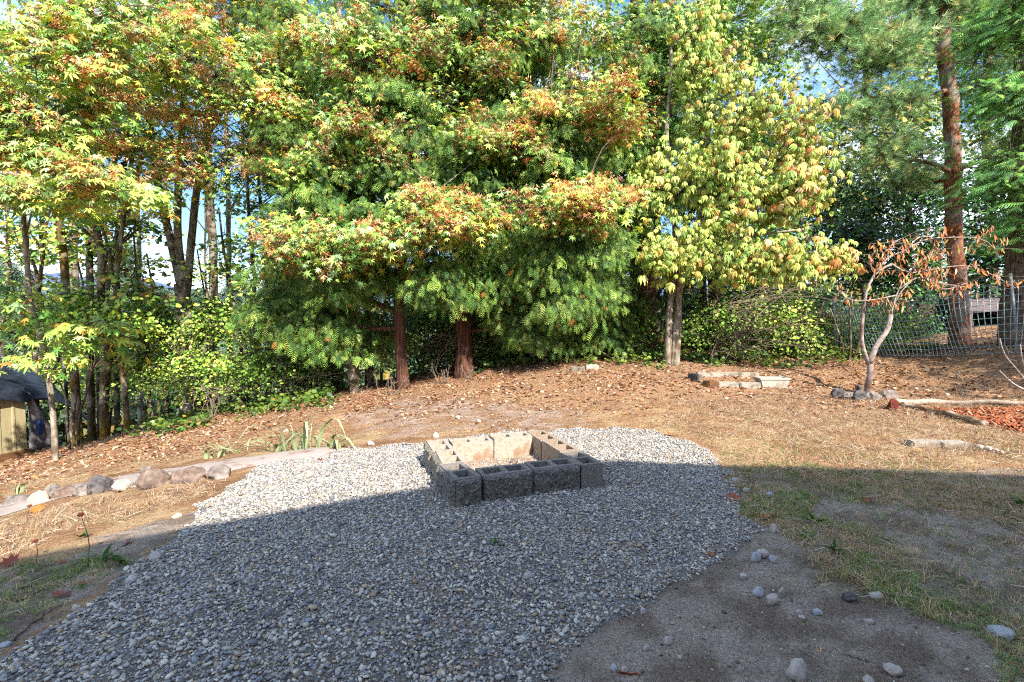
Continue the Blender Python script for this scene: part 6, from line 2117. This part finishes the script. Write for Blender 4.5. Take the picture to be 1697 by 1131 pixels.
# ------------------------------------------------------------------ ground covers nobody could count
def flat_inst(shape, x, y, size, col, rng, dz, tiltn=0.5):
    n = len(x)
    a = rng.uniform(0, 2 * PI, n)
    up_ = norm(np.c_[rng.normal(0, tiltn, (n, 2)), np.ones(n)])
    mb = MB()
    mb.inst(shape, np.c_[x, y, H(x, y) + dz], rots(np.c_[np.cos(a), np.sin(a), rng.normal(0, 0.2, n)], up_), size, col)
    return mb


def spread(n, rng, xr, yr, wfun):
    x, y = rng.uniform(*xr, n), rng.uniform(*yr, n)
    k = (np.abs(x) < y * 1.12 + 0.3) & (rng.rand(n) < wfun(x, y))
    return x[k], y[k]


def in_mulch(x, y):
    return pip(MULCH, x, y)


def in_gravel(x, y):
    return zone(GRAVEL, x, y, 0.1)


rng = RS(71)


def litter_w(x, y):
    w = smooth(5.9, 9.0, y + 0.10 * np.abs(x) - 0.2 * np.minimum(x + 2, 0) + (fbm(x * 0.8, y * 0.8, 0, 91) - 0.5) * 3)
    w = np.maximum(w, 0.02)
    w = w * (0.35 + 0.9 * smooth(0.4, 0.6, fbm(x * 1.6, y * 1.6, 0, 92)))
    return np.where(in_gravel(x, y) | in_mulch(x, y) | zone(GREENR, x, y, 0.1) | pip(DIRT, x, y), 0.012, w)


LIT_COL = [C(218, 160, 120), C(194, 124, 84), C(234, 190, 152), C(160, 106, 78), C(244, 218, 190), C(224, 168, 96), C(136, 94, 74)]
x, y = spread(125000, rng, (-12, 13), (1.8, 12.5), litter_w)
ls_ = np.clip(rng.lognormal(math.log(0.028), 0.45, len(x)), 0.012, 0.075)
keep = ~((y < 4.6) & (rng.rand(len(x)) < 0.6))
x, y, ls_ = x[keep], y[keep], ls_[keep]
near = y < 6.5
mb = flat_inst(CURLED_FAR, x[~near], y[~near], ls_[~near], pick(rng, LIT_COL, [5, 3.5, 5, 3, 4, 1.2, 2], (~near).sum()), rng, 0.012, 0.6)
mb2 = flat_inst(CURLED, x[near], y[near], ls_[near] * 0.8, pick(rng, LIT_COL, [5, 3.5, 5, 3, 4, 1.2, 2], near.sum()), rng, 0.006, 0.3)
mb.add(np.concatenate(mb2.v), np.concatenate(mb2.f), np.concatenate(mb2.c))
tag(mb.build('leaf_litter', M['dry']), 'orange brown fallen leaves carpeting the ground under the trees', 'leaf litter', kind='stuff')
print('litter', len(x))


# dry straw
def straw_w(x, y):
    w = 0.25 * smooth(5.0, 6.0, y) + 0.9 * zone(STRAWZ, x, y, 0.3) + 0.9 * zone(STRAWL, x, y, 0.2) + 0.5 * zone(GREENR, x, y, 0.2) + 0.3 * zone(GREENL, x, y, 0.2) + 0.2 * (y > 7) * (x > 3)
    w = w * (0.35 + 0.8 * smooth(0.4, 0.62, fbm(x * 1.8, y * 1.8, 0, 95)))
    w = np.where(in_gravel(x, y) | in_mulch(x, y) | zone(PATH, x, y, 0.03), 0.0, w)
    w = np.where(zone(DIRT, x, y, 0.1) | zone(DIRT3, x, y, 0.1), 0.10, w)
    return np.where(zone(DIRT2, x, y, 0.12), 0.12, w)


sx, sy = [], []
for poly, dens, wj in ((STRAWZ, 1500, 0.3), (STRAWL, 1800, 0.2), (GREENR, 1300, 0.2), (GREENL, 700, 0.2)):
    x, y = scatter(poly, dens, rng, wj)
    k = rng.rand(len(x)) < straw_w(x, y) * 1.2
    sx.append(x[k])
    sy.append(y[k])
x, y = spread(42000, rng, (-7, 11), (4.2, 10.5), lambda x, y: straw_w(x, y) + 0.12 * (y > 5.2))
x, y = np.r_[tuple(sx) + (x,)], np.r_[tuple(sy) + (y,)]
n = len(x)
a = rng.uniform(0, 2 * PI, n)
mb = MB()
up_ = norm(np.c_[rng.normal(0, 0.5, (n, 2)), np.ones(n)])
xdir = np.c_[np.cos(a), np.sin(a), rng.normal(0.03, 0.08, n)]
R = rots(np.cross(up_, xdir), up_)
STRAW_COL = [C(240, 212, 178), C(226, 186, 148), C(208, 156, 120), C(246, 232, 210), C(188, 142, 112)]
shade_mix = zone(GREENR, x, y, 0.2)[:, None]
mb.inst(STRAW, np.c_[x, y, H(x, y) + 0.006 + 0.012 * rng.rand(n)], R, np.c_[rng.uniform(0.03, 0.15, n), rng.uniform(0.5, 1.0, n) * 0.28, rng.uniform(0.05, 0.3, n)], pick(rng, STRAW_COL, [4, 4, 3, 2, 2], n))
tag(mb.build('straw', M['grass']), 'dry straw and dead grass strewn over the sunny ground', 'straw', kind='stuff')
print('straw', n)


# dry standing tufts and green grass
def green_w(x, y):
    cl = smooth(0.47, 0.62, fbm(x * 2.1, y * 2.1, 0, 98))
    w = 0.85 * zone(GREENR, x, y, 0.2) * (0.12 + cl) + 1.0 * zone(GREENL, x, y, 0.15) * (0.3 + cl)
    edge = zone(STRAWZ, x, y, 0.3) * smooth(5.6, 4.4, y) * cl * 0.8
    w = w + edge + 0.22 * cl * smooth(5.0, 5.6, y) * smooth(7.4, 6.2, y) + 0.04 * cl * (y < 9)
    w = np.where(in_gravel(x, y) | in_mulch(x, y) | zone(PATH, x, y, 0.03) | zone(DIRT, x, y, 0.06), 0.004, w)
    return np.where(zone(DIRT2, x, y, 0.12), 0.08, w)


def tufts(name, shape, n0, wf, cols, cw, smin, smax, label, cat, seed):
    rng = RS(seed)
    x, y = spread(n0, rng, (-6, 10), (1.5, 9.5), wf)
    for poly, dens in ((GREENR, 4200), (GREENL, 3200), (STRAWZ, 700), (STRAWL, 700)):
        x2, y2 = scatter(poly, dens, rng, 0.2)
        k = rng.rand(len(x2)) < wf(x2, y2)
        x, y = np.r_[x, x2[k]], np.r_[y, y2[k]]
    n = len(x)
    a = rng.uniform(0, 2 * PI, n)
    up_ = norm(np.c_[rng.normal(0, 0.2, (n, 2)), np.ones(n)])
    mb = MB()
    mb.add(shape[0], shape[1], (1, 1, 1))
    mb2 = MB()
    q = shape[0] * [1.2, 0.8, 0.7]
    mb2.add(np.c_[-q[:, 1], q[:, 0], q[:, 2]], shape[1], (0.85, 0.9, 0.8))
    g = inst_group([proto('tuft', mb, M['grass_i']), proto('tuft', mb2, M['grass_i'])])
    o = scatter_obj(name, g, 2, np.c_[x, y, H(x, y) - 0.003], eulers(rots(np.c_[np.cos(a), np.sin(a), np.zeros(n)], up_)), rng.uniform(smin, smax, n), pick(rng, cols, cw, n) * 1.5, rng)
    print(name, n)
    return tag(o, label, cat, kind='stuff')


tufts('grass', GRASS, 30000, green_w, [C(132, 166, 84), C(104, 140, 72), C(164, 186, 104), C(196, 192, 130)], [4, 4, 2, 1.6], 0.022, 0.055, 'short green grass growing in patches round the gravel', 'grass', 72)
tufts('dry_grass', STRAW_TUFT, 22000, lambda x, y: straw_w(x, y) * 0.5, [C(238, 206, 166), C(222, 178, 134), C(208, 168, 122), C(190, 184, 124)], [4, 3, 2, 1.2], 0.025, 0.065, 'dead bleached grass tufts standing in the straw', 'grass', 73)

# low ivy and bramble along the wood's edge
IVY = [ground_poly([(230, 735), (330, 712), (420, 700), (560, 672), (570, 640), (480, 650), (380, 660), (250, 690)]), ground_poly([(790, 618), (880, 606), (1000, 612), (1100, 608), (1240, 614), (1400, 604), (1430, 585), (1260, 560), (1100, 560), (900, 570), (780, 600)])]
rng = RS(74)
ps = []
for poly, dens, hh in ((IVY[0], 230, 0.30), (IVY[1], 190, 0.22)):
    x, y = scatter(poly, dens, rng, 0.35, (6, 16))
    keep = fbm(x * 1.4, y * 1.4, 0, 99) > 0.44
    x, y = x[keep], y[keep]
    ps.append(np.c_[x, y, H(x, y) + hh * rng.rand(len(x)) * fbm(x * 2, y * 2, 0, 97) * 1.6 + 0.02])
ps = np.concatenate(ps)
n = len(ps)
mb = MB()
a = rng.uniform(0, 2 * PI, n)
mb.inst(ROUND, ps, rots(np.c_[np.cos(a), np.sin(a), rng.normal(-0.3, 0.3, n)], np.c_[rng.normal(0, 0.4, n), rng.normal(-0.5, 0.4, n), np.full(n, 0.8)]), rng.uniform(0.05, 0.11, n), pick(rng, BRIGHT, [3, 5, 1.5, 4, 0.5, 3], n))
tag(mb.build('ground_ivy', M['leaf']), 'low green ivy and bramble along the foot of the trees', 'ground cover', kind='stuff')
print('ivy', n)

# ------------------------------------------------------------------ conifers far beyond the left wood
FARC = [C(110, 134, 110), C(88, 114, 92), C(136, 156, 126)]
GFC = 'far conifers'


def conifer(label, px, pytop, pybase, d, seed, wide=0.2):
    top = P(px, pytop, d)
    b = P(px, pybase, d)
    b[2] = min(b[2], float(H(b[0], b[1])) + 0.0)
    o = thing('far_conifer', label, 'tree', b, GFC)
    rng = RS(seed)
    hgt = top[2] - b[2]
    mb = MB()
    mb.tube([b, (b + [top[0], b[1], top[2]]) / 2, [b[0], b[1], top[2]]], [hgt * 0.014, hgt * 0.009, hgt * 0.002], 7)
    mb.build('trunk', M['bark_fir'], o)
    f = bpy.data.objects.new('foliage', CONIFER[seed % 2])
    COL.objects.link(f)
    f.parent = o
    f.scale = (hgt, hgt, hgt)
    f.rotation_euler = (0, 0, rng.uniform(0, 6))
    stuff(f)


CONIFER = []
for q in range(2):
    rng = RS(690 + q)
    n = 700
    k = rng.rand(n) ** 0.8
    h = 0.25 + 0.75 * k
    r = 0.13 * (1 - k) ** 0.8 * rng.rand(n) ** 0.5 + 0.004
    a = rng.uniform(0, 2 * PI, n)
    out = np.c_[np.cos(a), np.sin(a), np.zeros(n)]
    mb = MB()
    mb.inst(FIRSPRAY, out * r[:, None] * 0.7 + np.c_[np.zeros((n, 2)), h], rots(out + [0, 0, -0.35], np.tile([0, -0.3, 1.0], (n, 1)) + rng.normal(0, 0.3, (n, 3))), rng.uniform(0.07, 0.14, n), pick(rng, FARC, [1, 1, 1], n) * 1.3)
    CONIFER.append(mb.data('foliage', M['needle']))
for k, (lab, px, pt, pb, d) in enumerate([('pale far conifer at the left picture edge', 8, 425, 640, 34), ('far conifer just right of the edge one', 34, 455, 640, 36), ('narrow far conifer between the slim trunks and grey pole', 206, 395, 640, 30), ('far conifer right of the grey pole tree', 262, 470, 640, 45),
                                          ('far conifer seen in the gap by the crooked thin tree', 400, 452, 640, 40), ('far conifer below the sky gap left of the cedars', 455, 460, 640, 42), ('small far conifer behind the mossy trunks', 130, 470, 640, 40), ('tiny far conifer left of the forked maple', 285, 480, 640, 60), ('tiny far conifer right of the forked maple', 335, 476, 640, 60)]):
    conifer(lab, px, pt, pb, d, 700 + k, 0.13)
# a distant wood that reads as one mass
wv = []
for q in range(6):
    rng = RS(760 + q)
    m = 160
    k = rng.rand(m) ** 0.7
    ph = rng.uniform(0, 2 * PI, m)
    out = np.c_[np.cos(ph), np.sin(ph), np.zeros(m)]
    mb = MB()
    mb.inst(ROUND, out * ((0.26 if q % 2 else 0.15) * (1 - k) ** 0.7 * rng.rand(m) ** 0.5)[:, None] + np.c_[np.zeros((m, 2)), 0.08 + 0.92 * k], rots(out + [0, 0, -0.4], np.tile([0, -0.6, 0.8], (m, 1)) + rng.normal(0, 0.3, (m, 3))), rng.uniform(0.06, 0.13, m),
            pick(rng, [C(120, 144, 100), C(96, 122, 90), C(150, 160, 104)], [4, 4, 2], m) * 1.3)
    mb.tube([(0, 0, -0.1), (0, 0, 0.4), (0, 0, 0.8)], [0.012, 0.01, 0.004], 5, TWC)
    wv.append(proto('distant_tree', mb, M['leaf_i']))
rng = RS(76)
n = 620
ang, rr = rng.uniform(-1.0, 0.75, n), rng.uniform(45, 140, n)
x, y = rr * np.sin(ang), rr * np.cos(ang)
tw = np.where((rng.rand(n) < 0.12)[:, None], np.array([[1.7, 1.0, 0.6]]), np.ones((1, 3))) * (1 + 0.15 * rng.normal(size=(n, 1)))
o = scatter_obj('distant_wood', inst_group(wv), 6, np.c_[x, y, H0(x, y)], np.c_[np.zeros((n, 2)), rng.uniform(0, 6, n)], rng.uniform(5, 11, n) * np.where(ang > -0.2, 0.75, 1), tw, rng)
tag(o, 'distant mixed wood on the falling ground beyond the trees', 'wood', kind='stuff')
tri = sum(len(o.data.polygons) for o in SC.objects if o.type == 'MESH')
print('triangles', tri, 'objects', len(SC.objects))
